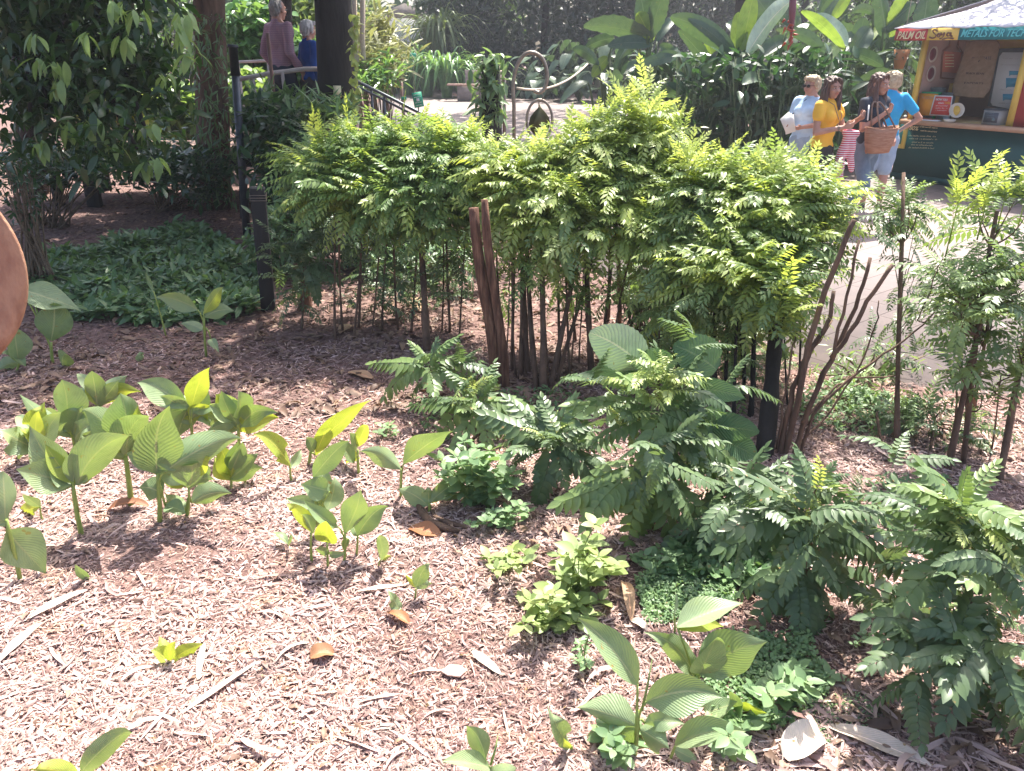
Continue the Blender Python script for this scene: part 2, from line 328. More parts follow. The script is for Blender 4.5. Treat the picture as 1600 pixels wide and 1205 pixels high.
def blade(mb, mid, side, W, na=4, a=.8, b=.75, fold=.2, rip=0.0, rnd=.5, twist=0.0, tipw=0.0, serr=0.0, thick=0):
    """a leaf blade along the midrib points mid; side = sideways vector, W = half width"""
    mid = np.asarray(mid, float); n = len(mid); t = np.linspace(0, 1, n)
    T = np.gradient(mid, axis=0); T /= np.linalg.norm(T, axis=1)[:, None]+1e-9
    wv = W*np.sin(np.pi*np.clip(t, 0.012, .99)**a)**b+tipw
    s = np.linspace(-1, 1, 2*na+1); V = []; A = []
    ph = random.random()*6
    for i in range(n):
        sd = nrm(np.asarray(side)-T[i]*np.dot(side, T[i])); nn = np.cross(sd, T[i])
        if nn[2] < 0 and abs(nn[2]) > .3: nn = -nn
        c, sn = math.cos(twist*t[i]), math.sin(twist*t[i]); sd = sd*c+nn*sn
        ww = wv[i]*(1+serr*(i % 2))
        for k in s:
            V.append(mid[i]+sd*k*ww+nn*(fold*abs(k)**1.3*wv[i]+rip*wv[i]*math.sin(9*t[i]+ph+2*k)*abs(k)))
            A.append((t[i], k, rnd))
    m = len(s); i, j = np.meshgrid(np.arange(n-1), np.arange(m-1), indexing='ij')
    mb.add(V, np.stack([i*m+j, i*m+j+1, (i+1)*m+j+1, (i+1)*m+j], -1).reshape(-1, 4), A)
# templates: (V, faces list, A)
def tmpl(mb): return np.concatenate(mb.V), mb.F, np.concatenate(mb.A)
def stamp(mb, T, O, X, Y, Z, S, rnd=None):
    """place template T at origins O with axes X, Y, Z scaled by S (all arrays)"""
    V, F, A = T; n = len(O)
    if n == 0: return
    S = np.asarray(S).reshape(n, 1, 1) if np.ndim(S) else np.full((n, 1, 1), S)
    W = O[:, None]+S*(V[None, :, :1]*X[:, None]+V[None, :, 1:2]*Y[:, None]+V[None, :, 2:]*Z[:, None])
    AA = np.repeat(A[None], n, 0).copy()
    if rnd is not None: AA[:, :, 2] = np.clip(rnd[:, None]+AA[:, :, 2]-.5, 0, 1)
    off = (np.arange(n)*len(V))[:, None, None]
    mb.add(W.reshape(-1, 3), [(f[None]+off).reshape(-1, f.shape[1]) for f in F], AA.reshape(-1, 3))
def frames(D, up=None):
    """axes with X = D and Z near up"""
    D = D/np.linalg.norm(D, axis=1)[:, None]
    up = np.tile([0, 0, 1.], (len(D), 1)) if up is None else up
    Y = np.cross(up, D); bad = np.linalg.norm(Y, axis=1) < 1e-3; Y[bad] = [1, 0, 0]; Y /= np.linalg.norm(Y, axis=1)[:, None]
    return D, Y, np.cross(D, Y)
def leaflet(mb, p, d, up, L, W, hi, rnd, fold=.25):
    d = nrm(d); s = nrm(np.cross(up, d)); u = np.cross(d, s)
    if hi:
        ts = [0, .12, .32, .55, .78, 1]; ws = [0.06, .62, 1, .95, .55, 0.02]
        V = []; A = []
        for t, q in zip(ts, ws):
            c = p+d*L*t-u*L*.12*t*t
            for k in (-1, 0, 1): V.append(c+s*k*q*W+u*abs(k)*fold*q*W); A.append((t, k, rnd))
        F = np.array([[i*3+j, i*3+j+1, i*3+j+4, i*3+j+3] for i in range(5) for j in range(2)])
    else:
        V = [p, p+d*L*.4-s*W+u*fold*W, p+d*L*.42, p+d*L*.4+s*W+u*fold*W, p+d*L-u*L*.1]; A = [(0, 0, rnd), (.4, -1, rnd), (.4, 0, rnd), (.4, 1, rnd), (1, 0, rnd)]
        F = np.array([[0, 1, 2], [0, 2, 3], [1, 4, 2], [2, 4, 3]])
    mb.add(V, F, A)
def frond(n=9, hi=False, droop=.35, ll=.2, lw=.38, seed=0, hang=.25, bunch=1.0):
    """a pinnate leaf of unit length along +X"""
    r = random.Random(seed); mb = MB()
    t = np.linspace(0, 1, 7); mid = np.stack([t*(1-.18*droop*t), .05*np.sin(t*3+seed), .18*t-droop*1.1*t*t], -1)
    tube(mb, mid, np.linspace(.009, .004, 7), 4 if hi else 3, .4, cap=False)
    f = lambda q: np.array([np.interp(q, t, mid[:, i]) for i in range(3)])
    for i in range(n):
        q = .14+.83*(i/(n-1)); sz = ll*(.62+.55*math.sin(math.pi*min(1, .12+q*.82)))
        tg = nrm(f(min(1, q+.05))-f(q-.05))
        for sd in (-1, 1):
            p = f(min(1, q+.02*sd)); ang = R(68-28*q+r.uniform(-9, 9))
            up = nrm(np.cross(tg, [0, 1, 0])*1); up = up if up[2] > 0 else -up
            y = np.cross(up, tg)
            d = tg*math.cos(ang)+y*sd*math.sin(ang)-up*(hang+r.uniform(-.12, .12))
            leaflet(mb, p, d, nrm(up+y*sd*r.uniform(-.35, .2)), sz*r.uniform(.9, 1.1), sz*lw*.5, hi, .5+r.uniform(-.18, .18))
    tg = nrm(f(1)-f(.9)); leaflet(mb, f(1), tg, np.array([0, 0, 1.]), ll*.8, ll*lw*.42, hi, .55)
    return tmpl(mb)
FR_LO = [frond(9+i % 3, False, .25+.16*(i % 4), .185, .38, i, .2+.12*(i % 3)) for i in range(7)]
FR_HI = [frond(8+i % 3, True, .12+.16*(i % 4), .225, .46, 20+i, .15+.1*(i % 3)) for i in range(6)]
FR_UP = [frond(8, False, -.05+.1*i, .22, .42, 40+i, -.05) for i in range(3)]
def rosettes(mb, O, AX, n, L, T, spread=(.5, 1.25), rb=.5, rs=.2):
    """n pinnate leaves around each twig tip O with axis AX"""
    k = len(O); AX = AX/np.linalg.norm(AX, axis=1)[:, None]
    x, y, z = frames(AX); ph0 = rng.random(k)*6.28
    for i in range(n):
        ph = ph0+i*2.4+rng.normal(0, .2, k); sp = rng.uniform(spread[0], spread[1], k)
        d = AX*np.cos(sp)[:, None]+(y*np.cos(ph)[:, None]+z*np.sin(ph)[:, None])*np.sin(sp)[:, None]
        D, Y, Z = frames(d)
        ro = rng.normal(0, .35, k)[:, None]; Y, Z = Y*np.cos(ro)+Z*np.sin(ro), Z*np.cos(ro)-Y*np.sin(ro)
        q = rng.integers(0, len(T), k); S = L*rng.uniform(.7, 1.15, k)
        O2 = O-AX*rng.uniform(0, .09, k)[:, None]
        for j in range(len(T)):
            s = q == j
            if s.any(): stamp(mb, T[j], O2[s], D[s], Y[s], Z[s], S[s], np.clip(rb+rng.normal(0, rs, s.sum()), 0, 1))
def crown_points(ells, n, low=.25, shell=.6):
    """points in a crown made of ellipsoids (centre, radii); most near the outside and the top"""
    vol = np.array([e[1][0]*e[1][1]*e[1][2] for e in ells])**.67; vol /= vol.sum(); O = []; N = []
    while len(O) < n:
        c, r = ells[rng.choice(len(ells), p=vol)]
        d = rng.normal(size=3); d /= np.linalg.norm(d)
        if d[2] < -.1 and rng.random() > low: continue
        q = 1-(1-shell)*rng.random()**1.4 if rng.random() < .75 else rng.uniform(.2, 1)
        p = np.array(c)+d*np.array(r)*q*(1+rng.normal(0, .07))
        if any(np.sum(((p-np.array(c2))/np.array(r2))**2) < .35 for c2, r2 in ells) and rng.random() > .2: continue
        O.append(p); N.append(nrm(d/np.array(r)))
    return np.array(O), np.array(N)
def simple_leaf(w=.36, hi=True, fold=.2, curl=.15):
    mb = MB(); t = np.linspace(0, 1, 6 if hi else 4); mid = np.stack([t, 0*t, -curl*t*t], -1)
    blade(mb, mid, (0, 1, 0), w*.5, 1, .75, .8, fold, 0, .5); return tmpl(mb)
LF = simple_leaf(); LF_N = simple_leaf(.2, False); LF_W = simple_leaf(.6, True, .15)
def scatter_leaves(mb, O, D, L, T=None, rb=.5, rs=.25, roll=.5):
    D, Y, Z = frames(D); k = len(O); ro = rng.normal(0, roll, k)[:, None]
    Y, Z = Y*np.cos(ro)+Z*np.sin(ro), Z*np.cos(ro)-Y*np.sin(ro)
    stamp(mb, T or LF, O, D, Y, Z, L*rng.uniform(.65, 1.2, k), np.clip(rb+rng.normal(0, rs, k), 0, 1))
# ================================================================== THE GROUND
def inpoly(x, y, poly):
    x = np.asarray(x); y = np.asarray(y); c = np.zeros(x.shape, bool); n = len(poly)
    for i in range(n):
        x1, y1 = poly[i]; x2, y2 = poly[i-1]
        c ^= ((y1 > y) != (y2 > y)) & (x < (x2-x1)*(y-y1)/(y2-y1+1e-12)+x1)
    return c
PLAZA_PX = [(1900, 665), (1600, 632), (1430, 612), (1300, 592), (1180, 535), (1000, 455), (860, 400), (740, 330), (650, 262), (575, 205), (590, 160), (618, 137), (650, 134), (720, 152), (800, 150), (1000, 154), (1012, 178), (1062, 240), (1250, 268), (1385, 268), (2100, 268)]
PLAZA = [tuple(G(*p)[:2]) for p in PLAZA_PX]
_k = [(rng.normal(0, 1), rng.normal(0, 1), rng.uniform(0, 6), a, f) for a, f in [(.012, 1.1), (.012, 1.9), (.008, 3.3), (.006, 6), (.005, 9), (.003, 17), (.003, 21)]]
def hgt(x, y):
    x = np.asarray(x, float); y = np.asarray(y, float); h = .03+0*x
    for a, b, p, am, f in _k:
        q = math.hypot(a, b); h = h+am*np.sin(f*(a*x+b*y)/q+p)
    return np.where(inpoly(x, y, PLAZA), -.04, h)
xs = np.concatenate([[-120, -70, -40, -24], np.arange(-15, -6, .5), np.arange(-6, 7, .07), np.arange(7, 15, .5), [24, 40, 70, 120]])
ys = np.concatenate([[-30, -12, -4, -1], np.arange(0, .8, .3), np.arange(.9, 9, .06), np.arange(9, 20, .3), np.arange(20, 40, 2), [50, 70, 100, 150]])
X, Y = np.meshgrid(xs, ys); Z = hgt(X, Y); nx = len(xs)
i, j = np.meshgrid(np.arange(len(ys)-1), np.arange(nx-1), indexing='ij')
g = MB(); g.add(np.stack([X, Y, Z], -1).reshape(-1, 3), np.stack([i*nx+j, i*nx+j+1, (i+1)*nx+j+1, (i+1)*nx+j], -1).reshape(-1, 4))
tag(g.build('ground', 'soil'), 'dark reddish soil of the garden bed under bark mulch', None, None, 'structure')
g = MB(); pl = np.array(PLAZA); prism(g, pl, (0, 0, -.035), (1, 0, 0), (0, 1, 0), np.array([0, 0, 1.]), .037)
tag(g.build('paved_path', 'paving', smooth=False), 'pinkish grey paved plaza and path running behind the shrubs', None, None, 'structure')
# mulch chips
def chip(seed):
    r = random.Random(seed); w = r.uniform(.06, .17); h = r.uniform(.04, .08); b = r.uniform(-.08, .08); k = r.uniform(-.1, .1)
    V = [(-.5, -w*.8, 0), (-.5, w*.6, k*.3), (-.48, 0, h), (.5, -w*.5+b, k), (.48, w*.7+b, 0), (.5, b, h*.8+k), (0, -w+b*.3, .02), (0, w+b*.3, .0), (0, 0, h*1.3)]
    F = [np.array([[0, 6, 8, 2], [6, 3, 5, 8], [1, 2, 8, 7], [7, 8, 5, 4]]), np.array([[0, 2, 1], [3, 4, 5]])]
    mb = MB(); mb.add(V, F, np.tile([0, 0, .5], (9, 1))); return tmpl(mb)
CH_T = [chip(i) for i in range(5)]
for q in range(3):
    v, f, a = chip(30+q); v = v.copy(); v[:, 1] *= .42; v[:, 2] *= .6; v[:, 0] *= 1.5; v[:, 1] += .12*np.sin(v[:, 0]*3); CH_T.append((v, f, a))
def chips(mb, n, box_, L, sd=.35, rb=.5, rs=.28, T=CH_T, flat=.22, keep=None):
    px = rng.uniform(box_[0], box_[2], n); py = rng.uniform(box_[1], box_[3], n)
    d = _f+np.outer((px-800)/FP, _r)-np.outer((py-602.5)/FP, _u); p = np.array([0, 0, CH])+d*((-CH)/d[:, 2])[:, None]
    k = ~inpoly(p[:, 0], p[:, 1], PLAZA)
    if keep is not None: k &= keep(px, py)
    p = p[k]; m = len(p)
    p[:, 2] = hgt(p[:, 0], p[:, 1])+rng.uniform(0, .012, m)
    a = rng.uniform(0, 6.28, m); D = np.stack([np.cos(a), np.sin(a), rng.normal(0, flat, m)], -1)
    D, Y, Z = frames(D); ro = rng.normal(0, .3, m)[:, None]; Y, Z = Y*np.cos(ro)+Z*np.sin(ro), Z*np.cos(ro)-Y*np.sin(ro)
    S = L*np.exp(np.clip(rng.normal(0, sd, m), -1.2, .65)); q = rng.integers(0, len(T), m); pn = np.sin(p[:, 0]*3.1+1.3*np.sin(p[:, 1]*2.3))*np.sin(p[:, 1]*4.3+1.7*np.sin(p[:, 0]*1.9)); rr = np.clip(rng.beta(1.6, 2.2, m)*1.0+(rb-.42)+.1*pn, 0, 1); S = S*(1-.25*(pn < -.35))
    for t in range(len(T)):
        s = q == t; stamp(mb, T[t], p[s], D[s], Y[s], Z[s], S[s], rr[s])
m = MB()
chips(m, 60000, (-250, 850, 1850, 1260), .025, .45)
chips(m, 56000, (-250, 680, 1850, 860), .027, .45)
chips(m, 46000, (-250, 540, 1850, 700), .03, .42, rb=.37)  # lower tone puts the shade of the middle bed into the chips
chips(m, 26000, (-250, 800, 1850, 1260), .011, .4)
tag(m.build('mulch', 'mulch_chip', smooth=False), 'pinkish shredded bark mulch covering the near garden bed', None, None, 'stuff')
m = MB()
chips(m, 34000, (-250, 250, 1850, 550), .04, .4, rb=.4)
tag(m.build('far_mulch', 'mulch_chip_shade', smooth=False), 'bark mulch of the bed behind, shade put into its colour', None, None, 'stuff')
# long strips of dry leaf and bark, and fallen leaves lying loose (uncountable)
STR = []
for i in range(5):
    mb = MB(); t = np.linspace(0, 1, 7); k = random.uniform(-.18, .18)
    blade(mb, np.stack([t-.5, k*np.sin(3*t), .03+.05*np.sin(3.1*t)*(i % 2)], -1), (0, 1, 0), random.uniform(.03, .06), 1, .8, .4, .35, .2, .5, random.uniform(-.5, .5)); STR.append(tmpl(mb))
m = MB()
chips(m, 900, (-200, 640, 1850, 1250), .085, .45, rb=.72, T=STR, flat=.05)
chips(m, 260, (1150, 1080, 1850, 1260), .09, .4, rb=.55, T=STR, flat=.07)
tag(m.build('dry_strips', 'mulch_chip'), 'pale dry strips of bark and leaf scattered on the mulch', None, None, 'stuff')
LIT = []
for i in range(5):
    mb = MB(); t = np.linspace(0, 1, 6)
    blade(mb, np.stack([t-.5, .05*np.sin(4*t+i), .04+.16*np.sin(3.1*t)*(i % 3-.7)], -1), (0, 1, 0), .17, 1, .8, .8, random.uniform(-.5, .7), .25, .5, random.uniform(-.7, .7)); LIT.append(tmpl(mb))
m = MB()
chips(m, 11000, (-250, 255, 1050, 660), .065, .35, T=LIT, flat=.2, rb=.45)
chips(m, 1500, (700, 560, 1850, 900), .05, .35, T=LIT, flat=.15, rb=.6)
chips(m, 500, (-200, 640, 1300, 1250), .035, .35, T=LIT, flat=.15, rb=.55)
chips(m, 900, (1150, 930, 1850, 1250), .055, .35, T=LIT, flat=.2, rb=.4)
tag(m.build('leaf_litter', 'litter'), 'brown fallen leaves littering the shaded mulch', None, None, 'stuff')
# dead leaves big enough to point at
def flat_leaf(px0, py0, px1, py1, wpx, mat, label, curl=.03, fold=.5, lift=.012, name='fallen_leaf', cat='dead leaf', tw=.3):
    a = G(px0, py0); b = G(px1, py1); s = scl(a); a[2] = hgt(a[0], a[1])+lift; b[2] = hgt(b[0], b[1])+lift
    mid = bez(a, (a+b)/2+np.array([0, 0, curl*2]), b, 12); d = nrm(b-a); sd = nrm(np.cross([0, 0, 1], d)); mb = MB()
    blade(mb, mid, sd, wpx/s*.6, 3, .85, .6, fold, .12, random.random(), tw, 0)
    o = mb.build(name, mat); tag(o, label, cat, 'dead leaves lying on the mulch')
flat_leaf(487, 1040, 523, 1032, 24, 'dead_brown', 'curled orange brown dead leaf alone on the sunny mulch', .015)
flat_leaf(640, 985, 604, 968, 16, 'dead_brown', 'small dark curled leaf on mulch just below the twin ginger shoots', .015)
flat_leaf(985, 985, 972, 925, 16, 'dead_tan', 'upright tan dead leaf beside the tiny-leaved green weeds', .06, .2)
flat_leaf(1388, 1000, 1432, 1062, 20, 'dead_tan', 'long tan dead leaf in the shade at lower right', .02, .3)
flat_leaf(905, 790, 935, 802, 22, 'dead_tan', 'round tan dead leaf in the shade under the big curry shrub', .02)
flat_leaf(1225, 1200, 1282, 1165, 44, 'dead_pale', 'large pale curled leaf at the bottom edge right of the ginger', .03, .5)
flat_leaf(1290, 1150, 1450, 1215, 26, 'dead_pale', 'long pale bark strip at the bottom right corner', .01, .4)
flat_leaf(50, 980, 140, 935, 12, 'dead_pale', 'white dry leaf strip on mulch at far left', .01, .3)
flat_leaf(0, 1048, 70, 988, 13, 'dead_pale', 'white dry leaf strip running off the left edge', .01, .3)
flat_leaf(290, 1130, 405, 1050, 9, 'dead_pale', 'thin white straw lying below the small lime sprout', .005, .2, tw=.1)
flat_leaf(312, 1075, 322, 1015, 9, 'dead_pale', 'short white leaf strip right of the small lime sprout', .01, .2)
flat_leaf(560, 936, 640, 924, 7, 'dead_pale', 'pale bark sliver behind the twin ginger shoots', .005, .2, tw=.1)
flat_leaf(738, 1025, 783, 1060, 13, 'dead_pale', 'pale split wood chip on mulch near the bottom centre', .004, .1, tw=.05)
flat_leaf(640, 835, 690, 850, 24, 'dead_brown', 'wide brown leaf flake under the curled bark roll', .01, .3)
flat_leaf(545, 596, 585, 604, 14, 'dead_tan', 'orange leaf on shaded mulch beside the leftmost curry seedling', .01, .3)
flat_leaf(640, 475, 665, 500, 22, 'dead_tan', 'broad pale leaf on shaded mulch behind the thin curry stems', .02, .3)
flat_leaf(532, 530, 552, 516, 14, 'dead_tan', 'single pale leaf on shaded mulch left of the thin stems', .02, .3)
flat_leaf(985, 985, 1010, 1003, 12, 'dead_pale', 'pale shredded leaf below the upright tan leaf', .01, .4)
flat_leaf(170, 805, 235, 800, 16, 'dead_brown', 'brown leaf in the shadow between the ginger stems', .03, .4)
# square of pale bark and a roll of bark
mb = MB(); c = G(710, 1056); s = scl(c); c[2] = hgt(*c[:2])+.014
M = np.array(Matrix.Rotation(R(25), 3, 'Z'))@np.array(Matrix.Rotation(R(8), 3, 'X'))
prism(mb, np.array([[-17, -10], [-4, -14], [15, -9], [17, 9], [3, 15], [-14, 9]])/s, c, M[0], M[1], np.array([0, 0, 1.]), .006)
tag(mb.build('bark_flake', 'dead_pale', smooth=False), 'square white flake of bark on the mulch', 'bark flake')
mb = MB(); a = [G(652, 797), G(660, 812), G(672, 828), G(692, 838), G(718, 846)]
for q in a: q[2] = hgt(q[0], q[1])+.02
tube(mb, a, [.012, .018, .02, .018, .008], 8); 
b2 = [q+np.array([.03, .035, -.004]) for q in a[1:]]; tube(mb, b2, [.006, .012, .013, .006], 7)
tag(mb.build('bark_roll', 'bark'), 'curled roll of brown bark lying beside the ginger', 'bark')
# ================================================================== GINGER PLANTS
GRP = 'young ginger plants on the mulch'
def gleaf(root, D, spec, idx):
    bx, by, tx, ty, w = spec[:5]; kind = spec[5] if len(spec) > 5 else 0
    r = random.Random(int(bx*7+by*13+tx)); dd = spec[6] if len(spec) > 6 else r.uniform(-.10, .10)
    b = P(bx, by, D); t = P(tx, ty, D+dd); s = scl(b); L = np.linalg.norm(t-b)
    d = nrm(t-b); view = nrm((b+t)/2-np.array([0, 0, CH])); sd = nrm(np.cross(d, view)); nn = np.cross(sd, d)
    tw = r.uniform(-.65, .65); sd2 = sd*math.cos(tw)+nn*math.sin(tw)
    if nn[2] < 0: nn = -nn
    ctrl = (b+t)/2+np.array([0, 0, 1.])*L*r.uniform(.03, .16)-view*L*r.uniform(-.12, .12)
    mid = bez(b, ctrl, t, 18); u_ = np.linspace(0, 1, 18)[:, None]; mid = mid+np.array([0, 0, -1.])*L*r.uniform(0, .12)*u_**4+sd*L*r.uniform(-.07, .07)*np.sin(3.1*u_)+nn*L*r.uniform(-.05, .05)*np.sin(6.2*u_); mb = MB()
    blade(mb, mid, sd2, w/s*.57/max(.75, math.cos(tw)), 4, .76, 1.15, r.uniform(.2, .62)*(-1 if r.random() < .3 else 1), r.uniform(.02, .08), r.random(), r.uniform(-.8, .8))
    mb.build('leaf', 'ginger_young' if kind == 1 else 'ginger', root)
def ginger(label, base, top, leaves, stem=4.5, extra=()):
    g0 = G(*base); D = g0[1]; root = empty('ginger_plant', (g0[0], g0[1], hgt(g0[0], g0[1])), label, 'ginger plant', GRP)
    g0[2] = hgt(g0[0], g0[1])-.01; tp = P(top[0], top[1], D); s = scl(g0); mb = MB()
    tube(mb, bez(g0, (g0+tp)/2+np.array([random.uniform(-.01, .01), 0, 0]), tp, 6), np.linspace(stem*.62/s, stem*.4/s, 6), 7)
    for l in leaves[:]:                                     # sheath from the stem top to each leaf base
        q = P(l[0], l[1], D)
        if np.linalg.norm(q-tp) > .02 and l[1] < base[1]-5: tube(mb, bez(tp*.5+g0*.5, tp, q, 5), np.linspace(stem*.4/s, stem*.25/s, 5), 6)
    mb.build('stem', 'stem_green', root)
    for e in extra:
        mb = MB(); tube(mb, [P(e[0], e[1], D), P((e[0]+e[2])/2+1, (e[1]+e[3])/2, D), P(e[2], e[3], D+.02)], [2.2/s, 1.8/s, .5/s], 6); mb.build('leaf_shoot', 'stem_thin', root)
    if top[0] < 420 and 620 < top[1] < 780 and stem >= 4:      # smaller leaves filling the clump
        for q in range(6):
            a = random.uniform(R(10), R(170)); L = random.uniform(38, 72); leaves = leaves+[(top[0], top[1]-random.uniform(-6, 14), top[0]+L*math.cos(a), top[1]-8-L*.8*math.sin(a), random.uniform(18, 32), 1 if random.random() < .22 else 0, random.uniform(-.05, .2))]
    for k, l in enumerate(leaves): gleaf(root, D, l, k)
    return root
ginger('tall ginger with three big leaves, its stem in front of the left clump', (129, 842), (114, 759), [(114, 756, 25, 732, 46), (114, 752, 46, 663, 48), (121, 759, 206, 676, 52), (117, 756, 70, 690, 24, 1)], 7)
ginger('thick-stemmed ginger with folded yellow leaf in the middle of the left clump', (206, 796), (196, 713), [(197, 716, 126, 630, 48), (196, 706, 186, 608, 46), (198, 712, 234, 640, 40), (196, 716, 160, 640, 30, 1), (199, 712, 214, 622, 26, 1)], 8)
ginger('ginger with one tall upright leaf and a long leaf pointing right', (251, 829), (246, 739), [(246, 740, 264, 627, 60), (256, 739, 375, 673, 44), (254, 772, 217, 762, 34), (246, 742, 226, 660, 30), (258, 790, 290, 800, 24)], 6.5, [(246, 700, 245, 668)])
ginger('ginger with a round leaf above a low leaf lying right', (294, 819), (295, 762), [(295, 764, 298, 720, 50), (299, 786, 362, 770, 32), (290, 802, 258, 772, 24), (290, 812, 284, 830, 14, 1)], 4)
ginger('ginger topped by one erect bright yellow leaf at the clump rear', (302, 716), (299, 660), [(299, 638, 326, 565, 30, 1), (294, 638, 212, 588, 36), (300, 640, 366, 668, 26), (294, 640, 278, 682, 30), (299, 642, 350, 628, 16)], 5)
ginger('ginger behind the clump with leaves opening both ways', (376, 722), (372, 669), [(375, 655, 371, 603, 32), (372, 668, 434, 638, 30), (370, 658, 326, 630, 26), (372, 664, 345, 606, 20), (370, 662, 318, 676, 18)], 5)
ginger('small ginger with a yellow leaf over a green one, right of the left clump', (363, 774), (361, 748), [(360, 750, 334, 714, 28, 1), (363, 752, 411, 728, 28), (364, 776, 398, 772, 16), (358, 774, 318, 764, 18)], 4)
ginger('ginger at the clump left side holding a tilted yellow blade', (70, 744), (61, 699), [(60, 684, 70, 628, 28, 1), (56, 702, -2, 668, 38), (58, 690, 22, 720, 24), (56, 696, 10, 705, 24)], 6)
ginger('rear left ginger with one long narrow leaf and one broad dark leaf', (122, 722), (114, 684), [(113, 684, 29, 609, 24), (106, 664, 95, 588, 40), (116, 690, 150, 660, 26), (118, 690, 148, 705, 22)], 5)
ginger('slim ginger with a folded leaf at the far back of the left clump', (156, 668), (153, 632), [(153, 638, 142, 572, 26), (154, 634, 132, 594, 16, 1), (154, 636, 163, 600, 16)], 4)
ginger('ginger cut by the left edge with a big drooping striped leaf', (34, 914), (10, 812), [(10, 830, 72, 893, 56), (9, 815, 2, 728, 38), (10, 822, -30, 790, 30)], 6)
ginger('little yellowish ginger at the left edge between two larger plants', (69, 820), (63, 792), [(63, 792, 18, 800, 20, 1), (63, 792, 35, 770, 16)], 3)
ginger('tiny ginger shoot, one slanting leaf, right of the left edge ginger', (143, 915), (141, 905), [(141, 908, 116, 877, 13)], 2)
ginger('tall ginger whose long yellow leaf points up to the right', (484, 735), (486, 702), [(486, 702, 579, 615, 30, 1, .02), (493, 712, 516, 662, 22, 1), (490, 706, 478, 680, 14)], 5)
ginger('stacked ginger with broad folded leaves left of centre', (497, 845), (494, 800), [(490, 745, 546, 680, 30), (515, 768, 470, 756, 34), (512, 797, 523, 744, 30), (493, 818, 503, 766, 30), (500, 790, 446, 778, 20), (505, 770, 500, 730, 26)], 5)
ginger('ginger with a lime curled leaf at the left of the centre cluster', (488, 886), (486, 832), [(488, 832, 446, 784, 22, 1), (489, 834, 470, 800, 14)], 4)
ginger('centre cluster ginger with one pointed upright leaf', (538, 884), (539, 832), [(539, 834, 563, 759, 34), (529, 824, 474, 781, 20), (539, 840, 538, 860, 12)], 4)
ginger('right ginger of the centre cluster, leaf aimed to upper right', (557, 874), (559, 836), [(559, 836, 607, 784, 32), (558, 838, 545, 812, 16)], 3.5)
ginger('front ginger of the centre cluster with a short rounded leaf', (513, 894), (511, 846), [(511, 847, 509, 812, 30, 1), (508, 870, 500, 850, 14), (514, 866, 540, 862, 10)], 3.5)
ginger('lone slender ginger leaf standing right of the centre cluster', (592, 890), (595, 874), [(596, 876, 592, 832, 15), (597, 874, 612, 868, 8, 1)], 2.5)
ginger('small two-leaved ginger on open mulch right of centre', (649, 940), (650, 920), [(650, 918, 672, 876, 22), (651, 920, 676, 910, 12), (649, 918, 632, 896, 7, 1)], 3)
ginger('single ginger leaf leaning left on open mulch', (627, 961), (626, 952), [(627, 958, 606, 920, 15)], 2.5)
ginger('tiny pale ginger shoot left of the centre cluster', (450, 866), (450, 850), [(450, 850, 425, 829, 11), (450, 850, 455, 835, 5)], 2)
ginger('ginger with a short vertical yellow leaf before the dark soil', (562, 754), (559, 703), [(559, 698, 574, 662, 18, 1), (553, 723, 529, 683, 20), (558, 712, 540, 722, 18, 1), (556, 704, 546, 676, 12)], 4)
ginger('ginger with one glossy leaf up right and one flat leaf to the left', (627, 788), (627, 733), [(631, 724, 708, 671, 36), (626, 733, 561, 698, 26)], 4.5)
ginger('ginger beside the bark roll with a yellow-edged leaf', (671, 808), (671, 786), [(669, 790, 621, 763, 28), (673, 784, 736, 742, 28), (673, 786, 712, 764, 14, 1), (670, 788, 668, 760, 20)], 5)
ginger('yellow single-leaf ginger right of the left clump', (457, 762), (453, 728), [(454, 728, 394, 671, 24, 1), (455, 732, 470, 700, 14)], 3.5)
ginger('big ginger with ribbed leaves spreading low at the bottom centre right', (990, 1192), (996, 1110), [(996, 1070, 903, 960, 40, 0, .05), (996, 1136, 902, 1098, 36), (993, 1142, 905, 1166, 44), (999, 1139, 1046, 1168, 44), (1007, 1130, 1070, 1130, 24), (1010, 1097, 1130, 1086, 52)], 7, [(1003, 1110, 1019, 1030)])
ginger('ginger at the bottom edge with one wide leaf pointing right', (1044, 1199), (1055, 1166), [(1055, 1164, 1166, 1142, 36), (1052, 1170, 1100, 1192, 18)], 5)
ginger('largest ginger, broad sunlit ribbed leaves, right of bottom centre', (1086, 1122), (1088, 1056), [(1092, 1066, 1006, 982, 32), (1094, 1052, 1122, 986, 42), (1092, 1052, 1200, 1000, 62, 0, -.05), (1058, 980, 1161, 942, 40, 0, .05), (1060, 984, 1132, 978, 26, 1), (1089, 1117, 1152, 1096, 32), (1098, 1050, 1140, 1012, 30)], 6)
ginger('bare ginger leaf spike standing behind the largest ginger', (1052, 1006), (1053, 960), [(1053, 962, 1055, 922, 5)], 3)
ginger('small ginger with a yellow tip at the right foot of the largest ginger', (1150, 1130), (1151, 1104), [(1151, 1104, 1199, 1112, 20, 1), (1151, 1106, 1140, 1080, 16)], 3)
ginger('ginger with a single rolled leaf leaning left near bottom centre', (893, 1180), (893, 1165), [(892, 1174, 855, 1102, 23), (893, 1170, 880, 1150, 10, 1)], 3.5)
ginger('ginger clipped by the bottom edge left of centre right group', (760, 1232), (759, 1188), [(759, 1188, 728, 1132, 30), (766, 1200, 690, 1190, 26), (764, 1210, 808, 1205, 24)], 4, [(767, 1195, 778, 1150)])
ginger('ginger clipped by the bottom edge at left with a twisted leaf', (125, 1240), (127, 1212), [(127, 1212, 204, 1140, 30), (126, 1216, 44, 1196, 22, 1)], 4)
